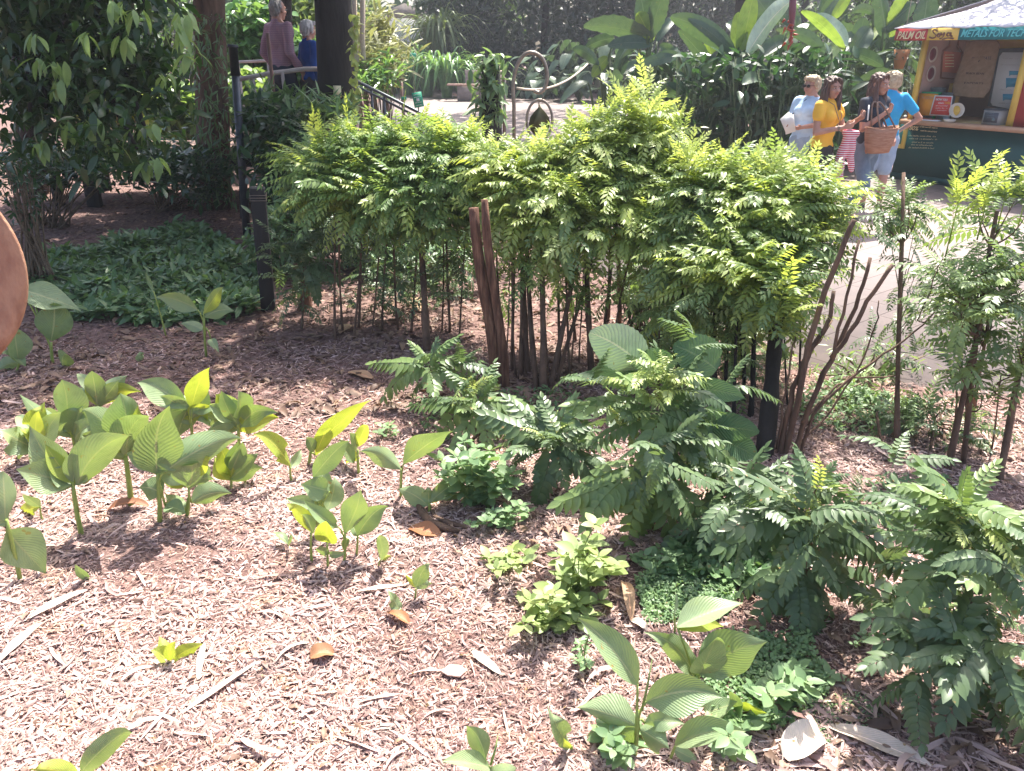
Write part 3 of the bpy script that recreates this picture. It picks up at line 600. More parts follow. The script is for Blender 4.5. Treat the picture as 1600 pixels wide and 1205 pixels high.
ginger('low lime ginger sprout alone on sunny mulch at left', (264, 1040), (263, 1034), [(263, 1034, 235, 1014, 20, 1), (263, 1034, 248, 994, 18, 1), (266, 1032, 318, 1001, 22, 1), (264, 1033, 274, 1000, 16, 1), (264, 1036, 284, 1026, 8, 1)], 3)
ginger('dark shaded ginger with a large leaf beside the rusty disc', (84, 573), (80, 535), [(34, 452, 125, 478, 44), (80, 533, 83, 470, 46)], 4.5, [(66, 520, 52, 468)])
ginger('shaded ginger directly below the rusty disc', (28, 590), (30, 565), [(30, 566, 24, 506, 28), (40, 572, -4, 548, 16), (30, 566, -10, 585, 18)], 3.5)
ginger('shaded ginger with three spread leaves before the ground cover', (323, 562), (319, 496), [(309, 484, 243, 462, 24), (318, 490, 347, 442, 19, 1), (320, 496, 366, 485, 22), (317, 515, 282, 505, 15), (330, 530, 342, 548, 12)], 3.5)
ginger('leafless tall ginger shoot in front of the ground cover', (261, 532), (240, 455), [(240, 458, 225, 420, 6)], 2.2)
ginger('tiny upright leaf of ginger on shaded mulch', (221, 574), (221, 566), [(221, 566, 218, 548, 13)], 1.8)
ginger('tiny round leaf of ginger at the foot of the shaded ginger', (100, 580), (100, 574), [(100, 576, 104, 552, 22)], 1.8)
# ================================================================== BROAD LEAVED UNDERSTORY AND WEEDS
def broadleaf(mb, b, t, W, rnd=None, fold=.12, droop=.12, tw=None, serr=.05, n=14):
    d = nrm(t-b); view = nrm((b+t)/2-np.array([0, 0, CH])); sd = np.cross(d, view)
    sd = nrm(sd) if np.linalg.norm(sd) > .2 else nrm(np.cross(d, [0, 0, 1])); nn = np.cross(sd, d)
    tw = random.uniform(-.5, .5) if tw is None else tw; sd = sd*math.cos(tw)+nn*math.sin(tw)
    L = np.linalg.norm(t-b); mid = bez(b, (b+t)/2+np.array([0, 0, 1.])*L*droop, t, n)
    blade(mb, mid, sd, W, 3, .72, .62, fold, .04, random.random() if rnd is None else rnd, 0, 0, serr)
D0 = G(1020, 826)[1]
root = empty('broadleaf_shrub', G(1040, 815), 'shrub with very large round toothed leaves rising behind the curry shrub', 'shrub')
mb = MB(); s0 = scl(G(1040, 815))
stem0 = G(1040, 815); stem0[2] = 0
for e in [(985, 590), (1060, 575), (1110, 600), (1120, 690), (930, 590)]: tube(mb, bez(stem0, P(1040, 680, D0+.15), P(*e, D0+.12), 6), np.linspace(.008, .004, 6), 6)
mb.build('stem', 'stem_green', root)
BL = [(1004, 572, 921, 520, 62, 1), (1010, 560, 958, 585, 40, 1), (1003, 590, 1050, 556, 50, 0), (1120, 578, 1052, 540, 62, 0), (1075, 608, 1162, 622, 34, 0), (1010, 592, 925, 578, 28, 0), (965, 592, 893, 592, 18, 0), (1100, 670, 1186, 676, 44, 0), (1110, 660, 1062, 690, 50, 0), (1128, 690, 1182, 715, 44, 0), (1108, 705, 1128, 744, 46, 0), (1100, 640, 1150, 690, 30, 0), (990, 640, 948, 665, 36, 1), (1040, 620, 1100, 660, 40, 0), (1060, 650, 1030, 700, 34, 0)]
for b, c, d, e, wd, pale in BL:
    mb = MB(); broadleaf(mb, P(b, c, D0+.1), P(d, e, D0+random.uniform(0, .12)), wd/s0*.52, tw=random.uniform(-.3, .3), n=26)
    mb.build('leaf', 'broad_pale' if pale else 'broad', root)
def weed(label, base, pts, mat='weed', lw=9, leafn=5, name='weed', cat='weed', group='leafy weeds along the bed edge', spread=1.0, seed=0):
    """a low branching weed: stems from base to pts (pixels), whorls of small ovate leaves"""
    g0 = G(*base); D = g0[1]; g0[2] = hgt(g0[0], g0[1]); root = empty(name, g0, label, cat, group); s = scl(g0)
    st = MB(); lv = MB(); O = []; DD = []; LL = []
    for (x, y) in pts:
        e = P(x, y, D+random.uniform(-.12, .12)*spread); e[2] = max(e[2], g0[2]+.03); mid = (g0+e)/2+np.array([random.uniform(-.02, .02), 0, .03])
        path = bez(g0-np.array([0, 0, .02]), mid, e, 6); tube(st, path, np.linspace(.0035, .0018, 6), 5)
        for t in (.45, .7, .88, 1.0):
            q = path[min(5, int(t*5))]; ph = random.random()*6.28; k = leafn if t == 1 else 3
            for i in range(k):
                a = ph+i*6.28/k+random.uniform(-.3, .3); el = random.uniform(-.2, .55)+(.2 if t == 1 else 0)
                O.append(q); DD.append((math.cos(a)*math.cos(el), math.sin(a)*math.cos(el), math.sin(el))); LL.append(lw*2.1/s*random.uniform(.6, 1.15)*(1 if t > .6 else .8))
    st.build('stem', 'stem_thin', root)
    O = np.array(O); DD = np.array(DD); scatter_leaves(lv, O+DD*.006, DD, np.array(LL), LF_W, .5, .25, .35)
    lv.build('foliage', mat, root); return root
weed('pale green heart-leaved weed between the ginger and the curry seedlings', (745, 800), [(725, 690), (745, 700), (765, 705), (700, 735), (725, 735), (750, 745), (790, 745), (715, 770), (740, 770), (760, 780), (690, 745), (800, 740), (770, 760), (735, 715), (715, 715), (780, 720), (690, 720), (805, 760), (755, 725)], 'weed', 13)
weed('small two-tier weed right of the heart-leaved weed', (780, 835), [(760, 815), (790, 800), (812, 790), (825, 800), (800, 825), (735, 820), (770, 800)], 'weed', 8)
weed('yellow-green weed standing tall in the sun right of the bark roll', (890, 930), [(930, 820), (920, 850), (935, 870), (900, 860), (945, 895), (915, 885), (880, 900), (930, 905), (875, 870), (955, 910), (910, 855), (890, 880), (940, 880), (905, 920), (960, 885)], 'weed_lime', 13)
weed('sprawling yellow-green weed reaching over sunny mulch', (870, 980), [(830, 940), (850, 930), (875, 945), (820, 975), (850, 985), (890, 960), (905, 940), (920, 965), (860, 1000), (835, 1000), (880, 1000), (840, 960), (815, 990), (900, 985), (865, 925), (935, 945), (850, 955), (890, 1015)], 'weed_lime', 12)
weed('flat lime weed on mulch right of the bare leaf', (790, 900), [(765, 880), (790, 868), (815, 880), (775, 890), (825, 892), (800, 860)], 'weed_lime', 10)
weed('small weed with crisp round leaves in front of the shade', (1018, 900), [(1005, 868), (1030, 862), (1018, 880), (1048, 870), (998, 880), (1022, 895), (1015, 905)], 'weed', 9, 4)
weed('weed with spoon-shaped leaves among chickweed at lower right', (1210, 1120), [(1240, 1050), (1215, 1065), (1260, 1065), (1230, 1090), (1290, 1080), (1200, 1085), (1270, 1100), (1180, 1100)], 'weed', 15)
weed('pointed-leaved weed under the largest ginger', (1120, 1185), [(1140, 1150), (1160, 1170), (1110, 1160), (1180, 1190), (1130, 1195), (1165, 1140)], 'weed', 16)
weed('mint-like toothed weed at the foot of the spreading ginger', (962, 1200), [(955, 1150), (975, 1180), (940, 1185), (985, 1195), (960, 1170)], 'weed', 14)
weed('thin wiry weed trailing over mulch below the sprawling weed', (912, 1050), [(905, 1005), (915, 1040), (900, 1030), (925, 985)], 'weed', 7, 3)
weed('small fern-like seedling before the dark soil', (605, 700), [(598, 665), (610, 670), (618, 690), (592, 688)], 'weed', 5, 3)
weed('small weed growing from the shaded mulch at lower right', (1345, 1015), [(1340, 1000), (1350, 1008), (1335, 1008)], 'weed', 6, 4)
def patch(label, outline, n, mat, Lpx, h, name='ground_cover', T=None, up=.6, stems=False):
    """an uncountable carpet of small leaves"""
    poly = [tuple(G(*p)[:2]) for p in outline]; a = np.array(poly); x0, y0 = a.min(0); x1, y1 = a.max(0)
    x = rng.uniform(x0, x1, n*4); y = rng.uniform(y0, y1, n*4); k = inpoly(x, y, poly); x = x[k][:n]; y = y[k][:n]; m = len(x)
    hm = h*(.55+.45*np.sin(x*7+1)*np.cos(y*6)); z = hgt(x, y)+hm*rng.random(m)**.6; O = np.stack([x, y, z], -1); s = scl(G(*outline[0]))
    a = rng.uniform(0, 6.28, m); el = rng.normal(up*.5, .4, m); D = np.stack([np.cos(a)*np.cos(el), np.sin(a)*np.cos(el), np.sin(el)], -1)
    mb = MB(); scatter_leaves(mb, O, D, np.full(m, Lpx/s), T or LF, .5, .25, .4); tag(mb.build(name, mat), label, None, None, 'stuff')
patch('low mound of narrow green leaves on the shaded mulch at left', [(170, 385), (300, 360), (370, 400), (415, 450), (400, 500), (300, 515), (180, 510), (100, 505), (40, 470), (30, 430), (110, 400)], 8500, 'cover', 17, .15, up=.4)
patch('tiny chickweed leaves in the sun by the shrub base', [(990, 925), (1060, 900), (1130, 915), (1150, 960), (1120, 985), (1010, 990)], 4200, 'weed', 7, .06, 'chickweed', LF_W)
patch('dark round ground leaves under the curry shrub at right', [(1050, 880), (1130, 850), (1240, 880), (1230, 950), (1120, 935), (1040, 925)], 2200, 'cover', 15, .09, 'shade_cover', LF_W)
patch('chickweed spilling around the lower right weeds', [(1120, 1010), (1260, 1020), (1290, 1100), (1230, 1150), (1130, 1160), (1090, 1080)], 3600, 'weed', 8, .06, 'chickweed', LF_W)
patch('thin moss-like weeds on the lower right mulch', [(1240, 1120), (1340, 1100), (1390, 1140), (1330, 1180), (1250, 1170)], 900, 'weed', 6, .03, 'chickweed')
patch('yellowing weeds behind the pruned branches', [(1230, 640), (1330, 610), (1440, 640), (1430, 690), (1270, 680)], 1300, 'weed', 11, .13, 'undergrowth')
patch('low green weeds beyond the lower right curry shrub', [(1350, 770), (1480, 760), (1560, 860), (1500, 900), (1380, 850)], 900, 'cover', 12, .08, 'undergrowth')
patch('scattered weeds around the curry trunks', [(640, 640), (900, 620), (960, 660), (820, 690), (660, 700)], 700, 'cover', 10, .07, 'undergrowth')
# ================================================================== CURRY LEAF SHRUBS
def ell(px, py, rx, ry, D, rd=None):
    c = P(px, py, D); s = scl(c); return (c, (rx/s, (rd or rx)/s, ry/s))
def trunks(mb, lst, D, jit=.0, keep=None):
    """stems by pixels: (base x, base y, top x, top y, radius px)"""
    for bx, by, tx, ty, r in lst:
        b = G(bx, by); s = scl(b); b[2] = hgt(b[0], b[1])-.03; dd = D+random.uniform(-.1, .15)
        t = P(tx, ty, dd); m1 = b*.66+t*.34+rng.normal(0, .012, 3); m2 = b*.33+t*.67+rng.normal(0, .015, 3)
        t = np.array([0, .0, 0])+t; u = np.linspace(0, 1, 9)[:, None]
        pts = (1-u)**3*b+3*u*(1-u)**2*m1+3*u*u*(1-u)*m2+u**3*t
        if keep is not None: keep.append(pts)
        tube(mb, pts, np.linspace(r/s, r/s*.62, 9)*(1+rng.normal(0, .09, 9)), 9, random.random())
def shrub(label, ells, nros, base, tr, mats, L=.27, nf=6, name='curry_shrub', low=.35, T=None, spread=(.5, 1.3), barkm='bark', twigs=60):
    root = empty(name, base, label, 'shrub', 'curry leaf shrubs')
    mb = MB(); kp = []; trunks(mb, tr, float(np.mean([e[0][1] for e in ells])), keep=kp)
    tops = [q for p_ in kp for q in p_[4:]]
    O, N = crown_points(ells, nros, low)
    for k in rng.choice(len(O), min(twigs, len(O)), replace=False):       # twigs from stem tops into the crown
        b = tops[int(np.argmin([np.linalg.norm(O[k]-t)+(.5 if t[2] > O[k][2]-.05 else 0)+random.uniform(0, .12) for t in tops]))]
        tube(mb, bez(b, (b+O[k])/2+np.append(rng.normal(0, .03, 2), -.04), O[k], 6), np.linspace(.0055, .0022, 6), 5)
    mb.build('trunk', barkm, root)
    AX = N*.65+np.array([0, 0, .75]); q = rng.random(len(O)); lo = 0
    for m_, fr, rb in mats:
        s = (q >= lo) & (q < lo+fr); lo += fr
        mb = MB(); rosettes(mb, O[s], AX[s], nf, L, T or FR_LO, spread, rb)
        mb.build('foliage', m_, root)
    return root, O, N
def tipsprouts(root, pts, D, L=.2, mat='curry_lime', n=6, dd=.15):
    """erect young shoots standing out of a crown"""
    mb = MB(); O = np.array([P(x, y, D+random.uniform(-dd, dd)) for x, y in pts]); A = np.tile([0, 0, 1.], (len(O), 1))+rng.normal(0, .2, (len(O), 3))
    rosettes(mb, O, A, n, L, FR_UP+FR_LO[:2], (.25, 1.15), .6)
    for o in O: tube(mb, [o-np.array([0, 0, .22]), o], [.004, .002], 5)
    mb.build('young_shoots', mat, root)
thin = lambda xs_, y0, y1, r=1.6: [(x+random.uniform(-4, 4), y0+random.uniform(-14, 14), x+random.uniform(-16, 16), y1+random.uniform(-15, 15), r*random.uniform(.7, 1.2)) for x in xs_]
sh, O_, N_ = shrub('left curry leaf shrub of the hedge, mid green rounded crown over thin stems',
    [ell(530, 268, 75, 40, 5.5), ell(610, 258, 95, 40, 5.5), ell(695, 268, 68, 50, 5.35), ell(640, 305, 90, 42, 5.3), ell(560, 305, 70, 36, 5.3), ell(690, 340, 55, 36, 5.2)], 230, G(640, 570),
    [(668, 560, 655, 330, 7)]+thin([525, 538, 552, 560, 580, 600, 620, 640, 690, 705, 720], 535, 330, 2.2), [('curry_left', .8, .5), ('curry_bright', .2, .4)], .31, 7)
tipsprouts(sh, [(660, 196), (580, 202), (625, 200), (700, 205), (500, 214), (735, 215), (545, 205)], 5.4, .2, 'curry_bright')
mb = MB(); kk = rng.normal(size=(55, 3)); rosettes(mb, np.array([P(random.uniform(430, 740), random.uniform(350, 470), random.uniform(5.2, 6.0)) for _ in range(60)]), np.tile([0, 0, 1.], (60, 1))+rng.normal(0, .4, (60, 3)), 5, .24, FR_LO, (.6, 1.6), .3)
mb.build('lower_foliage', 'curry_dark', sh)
sh, O_, N_ = shrub('central curry leaf shrub of the hedge, sunlit yellow-green with many upright stems',
    [ell(845, 284, 78, 36, 5.0), ell(845, 330, 75, 52, 4.8), ell(940, 262, 72, 62, 4.9), ell(1000, 225, 48, 45, 4.9), ell(955, 340, 90, 56, 4.7), ell(1030, 300, 65, 62, 4.8), ell(800, 275, 48, 40, 4.95)], 280, G(870, 610),
    [(826, 596, 812, 350, 4.5), (848, 626, 848, 350, 6), (858, 622, 905, 380, 5), (840, 622, 822, 350, 5), (868, 612, 930, 380, 3.5), (924, 592, 916, 350, 5.5), (800, 590, 802, 360, 3), (812, 605, 815, 350, 3), (785, 580, 775, 360, 2.2), (938, 588, 960, 350, 3), (900, 540, 885, 380, 2.2), (950, 500, 952, 350, 3.2), (968, 505, 962, 350, 4), (945, 600, 990, 380, 2.4), (876, 585, 870, 360, 2.5), (890, 600, 880, 350, 2)]+thin([778, 790, 806, 820, 862, 888, 905, 1000, 1030, 1060], 590, 400, 1.6),
    [('curry_bright', .62, .5), ('curry_lime', .2, .5), ('curry_mid', .18, .5)], .29, 7, low=.3, barkm='bark')
tipsprouts(sh, [(975, 160), (1012, 142), (1018, 168), (952, 172), (1040, 192), (1062, 200), (930, 198), (885, 222), (835, 236), (905, 215), (800, 240), (775, 240), (862, 236), (1080, 232), (1000, 180)], 4.9, .19)
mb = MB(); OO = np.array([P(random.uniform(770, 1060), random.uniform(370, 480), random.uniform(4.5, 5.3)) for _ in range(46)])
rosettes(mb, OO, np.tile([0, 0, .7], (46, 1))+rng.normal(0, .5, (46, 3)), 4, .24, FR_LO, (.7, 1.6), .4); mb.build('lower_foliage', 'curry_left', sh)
sh, O_, N_ = shrub('right curry leaf shrub of the hedge with drooping sprays over one thick trunk',
    [ell(1120, 312, 80, 42, 4.5), ell(1205, 308, 85, 40, 4.4), ell(1095, 375, 65, 58, 4.4), ell(1180, 375, 85, 62, 4.3), ell(1250, 350, 45, 60, 4.3), ell(1200, 430, 50, 42, 3.9), ell(1215, 490, 24, 30, 3.6), ell(1125, 445, 50, 48, 4.0), ell(1080, 440, 45, 45, 4.3)], 270, G(1195, 725),
    [(1192, 728, 1225, 400, 15), (1172, 660, 1178, 430, 5), (1160, 640, 1165, 430, 3.5), (1118, 660, 1120, 430, 4), (1130, 660, 1140, 430, 3.5), (1145, 680, 1155, 430, 3), (1105, 640, 1100, 430, 3), (1060, 620, 1070, 420, 4)]+thin([1090, 1110, 1140, 1165, 1180, 1230, 1245], 640, 460, 2), [('curry_bright', .5, .45), ('curry_mid', .4, .5), ('curry_lime', .1, .5)], .29, 7, low=.6, barkm='bark_dark')
tipsprouts(sh, [(1130, 262), (1160, 258), (1190, 250), (1215, 258), (1245, 262), (1270, 272), (1295, 290), (1300, 312), (1100, 255), (1075, 250), (1305, 345)], 4.5, .2)
mb = MB(); OO = np.array([P(random.uniform(1010, 1230), random.uniform(440, 580), random.uniform(4.0, 4.9)) for _ in range(75)])
rosettes(mb, OO, np.tile([0, 0, .6], (75, 1))+rng.normal(0, .5, (75, 3)), 5, .22, FR_LO, (.8, 1.7), .4); mb.build('lower_foliage', 'curry_mid', sh)
# pruned branches leaning right from the foot of the trunk
root = empty('pruned_shrub', G(1225, 720), 'bare cut-back shrub whose brown branches fan out to the right', 'shrub')
mb = MB()
def poly_px(pts, D, dd=0): return np.array([P(x, y, D+dd*i/len(pts)) for i, (x, y) in enumerate(pts)])
Db = G(1225, 722)[1]; sB = scl(G(1225, 722))
for pts, r0, r1 in [([(1222, 722), (1250, 620), (1262, 540), (1285, 470), (1310, 400), (1334, 345)], 7, 5), ([(1216, 722), (1232, 640), (1250, 570), (1285, 520), (1298, 490), (1304, 455)], 6, 4), ([(1235, 724), (1262, 640), (1300, 560), (1320, 480), (1345, 375)], 5, 2.5), ([(1240, 720), (1270, 620), (1310, 540), (1340, 470), (1361, 402)], 6, 3.5), ([(1300, 560), (1325, 525), (1360, 465), (1395, 412)], 5, 4), ([(1245, 720), (1275, 640), (1340, 580), (1400, 540), (1455, 500), (1490, 418)], 4, 1), ([(1455, 500), (1432, 505), (1462, 430), (1466, 415)], 1.5, .8), ([(1252, 660), (1300, 610), (1330, 590), (1400, 590)], 3, 1.5), ([(1230, 700), (1240, 600), (1275, 540), (1300, 500)], 4, 2), ([(1215, 700), (1226, 620), (1236, 560), (1246, 520)], 3, 1.5), ([(1255, 690), (1300, 640), (1350, 560), (1370, 500), (1372, 470)], 2.5, 1.2)]:
    u = np.linspace(0, len(pts)-1, 3*len(pts)); Q = poly_px(pts, Db, random.uniform(-.1, .4)); Q = np.stack([np.interp(u, range(len(pts)), Q[:, k]) for k in range(3)], -1)
    if pts[0][1] > 715: Q[0][2] = -.02
    tube(mb, Q+rng.normal(0, .004, Q.shape), np.linspace(r0*.72, r1*.72, len(Q))/sB, 7, random.random())
mb.build('branch', 'bark', root)
# cut stump leaning at the shrub, and its partner
def stump(label, bx, by, tx, ty, r0, r1, D=None):
    b = G(bx, by); s = scl(b); t = P(tx, ty, b[1]+.05); b[2] -= .03; root = empty('dead_stump', G(bx, by), label, 'stump'); mb = MB()
    u = np.linspace(0, 1, 10)[:, None]; pts = b*(1-u)+t*u+np.hstack([.012*np.sin(6*u), 0*u, 0*u]); tube(mb, pts, np.linspace(r0, r1, 10)/s*(1+rng.normal(0, .07, 10)), 10); mb.build('trunk', 'bark_red', root)
stump('thick dead stump with a flat sawn top beside the central shrub', 779, 612, 741, 325, 10.5, 8)
stump('slimmer dead stem with knotted top right behind the flat sawn stump', 790, 615, 758, 312, 8, 5.5)
stump('short dark stump standing in shade left of the thin curry stems', 476, 490, 468, 400, 12, 9)
# sapling in front of the plaza and the shrubs at the right edge
shrub('slender curry sapling with sparse leaves before the pale paving', [ell(1400, 320, 34, 22, 4.2)], 7, G(1402, 700), [(1402, 720, 1412, 270, 4.5)], [('curry_mid', 1, .5)], .22, 6, T=FR_LO, spread=(.7, 1.4), twigs=10, name='curry_sapling')
sap = bpy.context.scene.objects['curry_sapling']; mb = MB(); Dq = 4.0
OO = np.array([P(1405+random.uniform(-34, 40), random.uniform(300, 640), Dq+random.uniform(-.15, .25)) for _ in range(18)])
rosettes(mb, OO, np.tile([0, 0, .5], (18, 1))+rng.normal(0, .5, (18, 3)), 3, .19, FR_LO, (.9, 1.6), .3)
for o in OO: tube(mb, [P(1402+(o[2])*4, 600-(o[2]*120), Dq), o], [.003, .0015], 4)
mb.build('side_foliage', 'curry_dark', sap)
sh, _, _ = shrub('tall curry shrub at the right edge over two leaning dark trunks', [ell(1560, 330, 40, 26, 3.6), ell(1500, 420, 36, 22, 3.7), ell(1585, 430, 42, 50, 3.5), ell(1540, 500, 50, 36, 3.6), ell(1620, 380, 45, 50, 3.5), ell(1600, 540, 40, 36, 3.45), ell(1525, 470, 60, 60, 3.35), ell(1570, 620, 40, 50, 3.4), ell(1500, 590, 45, 40, 3.4)], 50, G(1490, 740),
    [(1478, 745, 1548, 440, 5.5), (1504, 735, 1558, 330, 4.5), (1560, 760, 1612, 480, 6), (1520, 650, 1545, 500, 3.5)]+thin([1480, 1510, 1550], 720, 600, 2), [('curry_mid', .75, .6), ('curry_dark', .25, .6)], .25, 5, low=.6, twigs=46)
tipsprouts(sh, [(1545, 300), (1500, 305), (1575, 290), (1605, 300), (1490, 345)], 3.5, .22, 'curry_bright')
shrub('young curry bush between the sapling and the right trunks', [ell(1450, 660, 50, 35, 3.7), ell(1500, 670, 45, 35, 3.6), ell(1350, 660, 45, 25, 4.0)], 24, G(1440, 740), thin([1380, 1404, 1430, 1450, 1480], 720, 640, 3), [('curry_mid', .5, .4), ('curry_dark', .5, .6)], .2, 5, low=.8, twigs=40)
def seedling(label, base, centre, tips, mat, extra=(), D=None, nfill=0, L=1.0, cat='shrub', name='curry_seedling', young=None, fill_r=40, stemr=5):
    """a young curry plant: fronds from (cx, cy) to each tip, all in pixels; extra = more (cx, cy, [tips])"""
    g0 = G(*base); D = D or g0[1]; root = empty(name, g0, label, cat, 'young curry leaf plants in front of the hedge'); s = scl(g0)
    st = MB(); fo = MB()
    for cx, cy, tp in [(centre[0], centre[1], tips)]+list(extra):
        c = P(cx, cy, D); tube(st, bez(g0-np.array([0, 0, .03]), (g0+c)/2+rng.normal(0, .01, 3), c, 7), np.linspace(stemr/s, stemr*.45/s, 7), 7)
        for tx, ty in tp:
            dd = random.uniform(-.10, .12)-.12*(ty > cy+20)
            t = P(tx, ty, D+dd); d = t-c; Ln = np.linalg.norm(d)*1.06; q = random.randrange(len(FR_HI))
            up = np.array([0, 0, 1.])+rng.normal(0, .15, 3)-nrm(c-np.array([0, 0, CH]))*.55
            dv = (d+up*.16*Ln)[None]
            D_, Y_, Z_ = frames(dv, up[None]); stamp(fo, FR_HI[q], c[None], D_, Y_, Z_, np.array([Ln]), np.array([random.random()]))
    fo.build('foliage', mat, root)
    if nfill:
        f2 = MB(); c = P(centre[0], centre[1], D); OO = c+rng.normal(0, 1, (nfill, 3))*np.array([fill_r/s, fill_r/s*.7, fill_r/s*.7]); OO[:, 2] = np.maximum(OO[:, 2], .08)
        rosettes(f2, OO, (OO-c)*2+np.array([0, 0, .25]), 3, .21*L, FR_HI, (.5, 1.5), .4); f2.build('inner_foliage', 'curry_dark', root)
    if young:
        y2 = MB(); O2 = np.array([P(x, y, D-.05) for x, y in young]); rosettes(y2, O2, np.tile([0, 0, 1.], (len(O2), 1))+rng.normal(0, .3, (len(O2), 3)), 5, .15, FR_LO[:4], (.3, 1.3), .4); y2.build('young_shoots', 'curry_lime', root)
    st.build('stem', 'twig', root); return root
seedling('leftmost low curry seedling with flat star of fronds on the mulch', (678, 650), (672, 570), [(588, 574), (600, 615), (675, 626), (698, 520), (742, 548), (765, 590), (640, 540), (735, 615)], 'curry_mid', nfill=3, fill_r=20)
seedling('second low curry seedling, glossy fronds catching white light', (745, 690), (748, 628), [(652, 640), (668, 685), (720, 705), (795, 685), (805, 650), (840, 655), (770, 590), (700, 600), (720, 655), (765, 700)], 'curry_mid', nfill=4, fill_r=22, young=[(738, 600)])
seedling('dark curry seedling left of the big one with a frond hanging straight down', (868, 770), (866, 688), [(838, 790), (790, 640), (785, 690), (905, 625), (930, 600), (920, 755), (955, 700), (885, 755), (820, 670), (760, 650), (900, 720), (940, 770)], 'curry_dark', nfill=9, young=[(856, 672)], fill_r=35)
seedling('big curry seedling, bright top fronds over dark hanging lower fronds', (1015, 830), (1028, 640), [(1115, 722), (1100, 705), (935, 690), (930, 640), (960, 600), (1090, 610), (1110, 650), (975, 720), (1010, 730), (1040, 735), (900, 660), (1120, 745), (1060, 590)], 'curry_mid',
    [(1010, 735, [(920, 805), (1000, 845), (1050, 838), (1095, 795), (960, 800), (1030, 850), (1110, 740), (900, 745), (880, 790), (980, 830), (1070, 810)]), (1030, 590, [(990, 565), (1080, 575), (1100, 600), (950, 600), (1010, 550), (1060, 560)])], nfill=16, young=[(1030, 570), (1045, 590), (1010, 600), (980, 640), (1060, 585), (1000, 580), (1030, 610)], fill_r=62)
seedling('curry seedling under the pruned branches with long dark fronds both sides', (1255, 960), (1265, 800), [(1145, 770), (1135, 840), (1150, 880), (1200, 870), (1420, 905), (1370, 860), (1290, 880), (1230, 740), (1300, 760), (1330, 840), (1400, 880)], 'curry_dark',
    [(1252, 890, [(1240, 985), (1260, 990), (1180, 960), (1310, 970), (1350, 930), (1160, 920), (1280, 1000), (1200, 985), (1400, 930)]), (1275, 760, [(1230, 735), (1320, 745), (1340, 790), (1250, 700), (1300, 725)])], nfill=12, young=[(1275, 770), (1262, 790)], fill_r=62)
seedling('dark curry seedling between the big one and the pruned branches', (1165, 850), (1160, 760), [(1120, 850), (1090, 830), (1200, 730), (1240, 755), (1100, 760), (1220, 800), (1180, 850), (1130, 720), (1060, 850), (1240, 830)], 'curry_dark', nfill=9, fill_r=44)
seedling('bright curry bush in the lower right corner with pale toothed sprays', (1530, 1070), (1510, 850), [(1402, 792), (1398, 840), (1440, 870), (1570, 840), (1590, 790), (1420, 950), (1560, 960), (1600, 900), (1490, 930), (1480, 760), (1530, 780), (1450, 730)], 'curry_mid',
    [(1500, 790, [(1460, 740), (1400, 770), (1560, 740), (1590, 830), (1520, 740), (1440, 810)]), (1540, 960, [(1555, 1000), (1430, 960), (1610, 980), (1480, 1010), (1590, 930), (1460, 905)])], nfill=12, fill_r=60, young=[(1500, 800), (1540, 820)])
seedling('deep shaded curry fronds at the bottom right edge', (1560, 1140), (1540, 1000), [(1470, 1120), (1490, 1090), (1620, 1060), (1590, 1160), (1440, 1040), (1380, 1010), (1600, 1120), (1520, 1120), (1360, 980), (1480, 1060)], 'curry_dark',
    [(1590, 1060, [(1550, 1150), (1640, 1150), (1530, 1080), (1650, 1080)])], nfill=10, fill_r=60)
seedling('small shaded curry seedling growing by the black square post', (470, 520), (478, 415), [(520, 410), (440, 400), (510, 440), (450, 450), (495, 470), (470, 370), (525, 450)], 'curry_dark', nfill=3, fill_r=20, stemr=2)
# ================================================================== SHADED TREES AND UNDERSTORY AT LEFT
def leafy_tree(label, base, trunk, r0, r1, ells, nleaf, Lf, mat, barkm='bark_dark', clump=14, T=None, droopf=.5, name='tree', cat='tree', group=None, branches=26, low=.9, limb_from=None, shell=.4):
    """trunk = list of points; crown = clumps of leaves on limbs"""
    root = empty(name, base, label, cat, group); mb = MB()
    tube(mb, trunk, np.linspace(r0, r1, len(trunk)), 12); top = np.array(limb_from if limb_from is not None else trunk[-1])
    k = max(1, nleaf//clump); O, N = crown_points(ells, k, low, shell)
    for q in rng.choice(len(O), min(branches, len(O)), replace=False):
        st = top if random.random() < .6 else np.array(trunk[-2]); tube(mb, bez(st, st*.4+O[q]*.6+np.array([0, 0, .15]), O[q], 7), np.linspace(r1*.45, .012, 7), 6)
    mb.build('trunk', barkm, root)
    OO = np.repeat(O, clump, 0); D = rng.normal(size=(len(OO), 3)); D[:, 2] = D[:, 2]*.6-droopf
    OO = OO+rng.normal(0, 1, OO.shape)*Lf*.9; lv = MB(); rb = np.repeat(rng.random(k), clump)
    D_, Y, Z = frames(D); ro = rng.normal(0, .6, len(OO))[:, None]; Y, Z = Y*np.cos(ro)+Z*np.sin(ro), Z*np.cos(ro)-Y*np.sin(ro)
    stamp(lv, T or LF, OO, D_, Y, Z, Lf*rng.uniform(.6, 1.25, len(OO)), np.clip(rb*.7+rng.random(len(OO))*.3, 0, 1)); lv.build('crown', mat, root); return root
def E(x, y, z, a, b=None, c=None): return (np.array([x, y, z], float), (a, b or a, c or a))
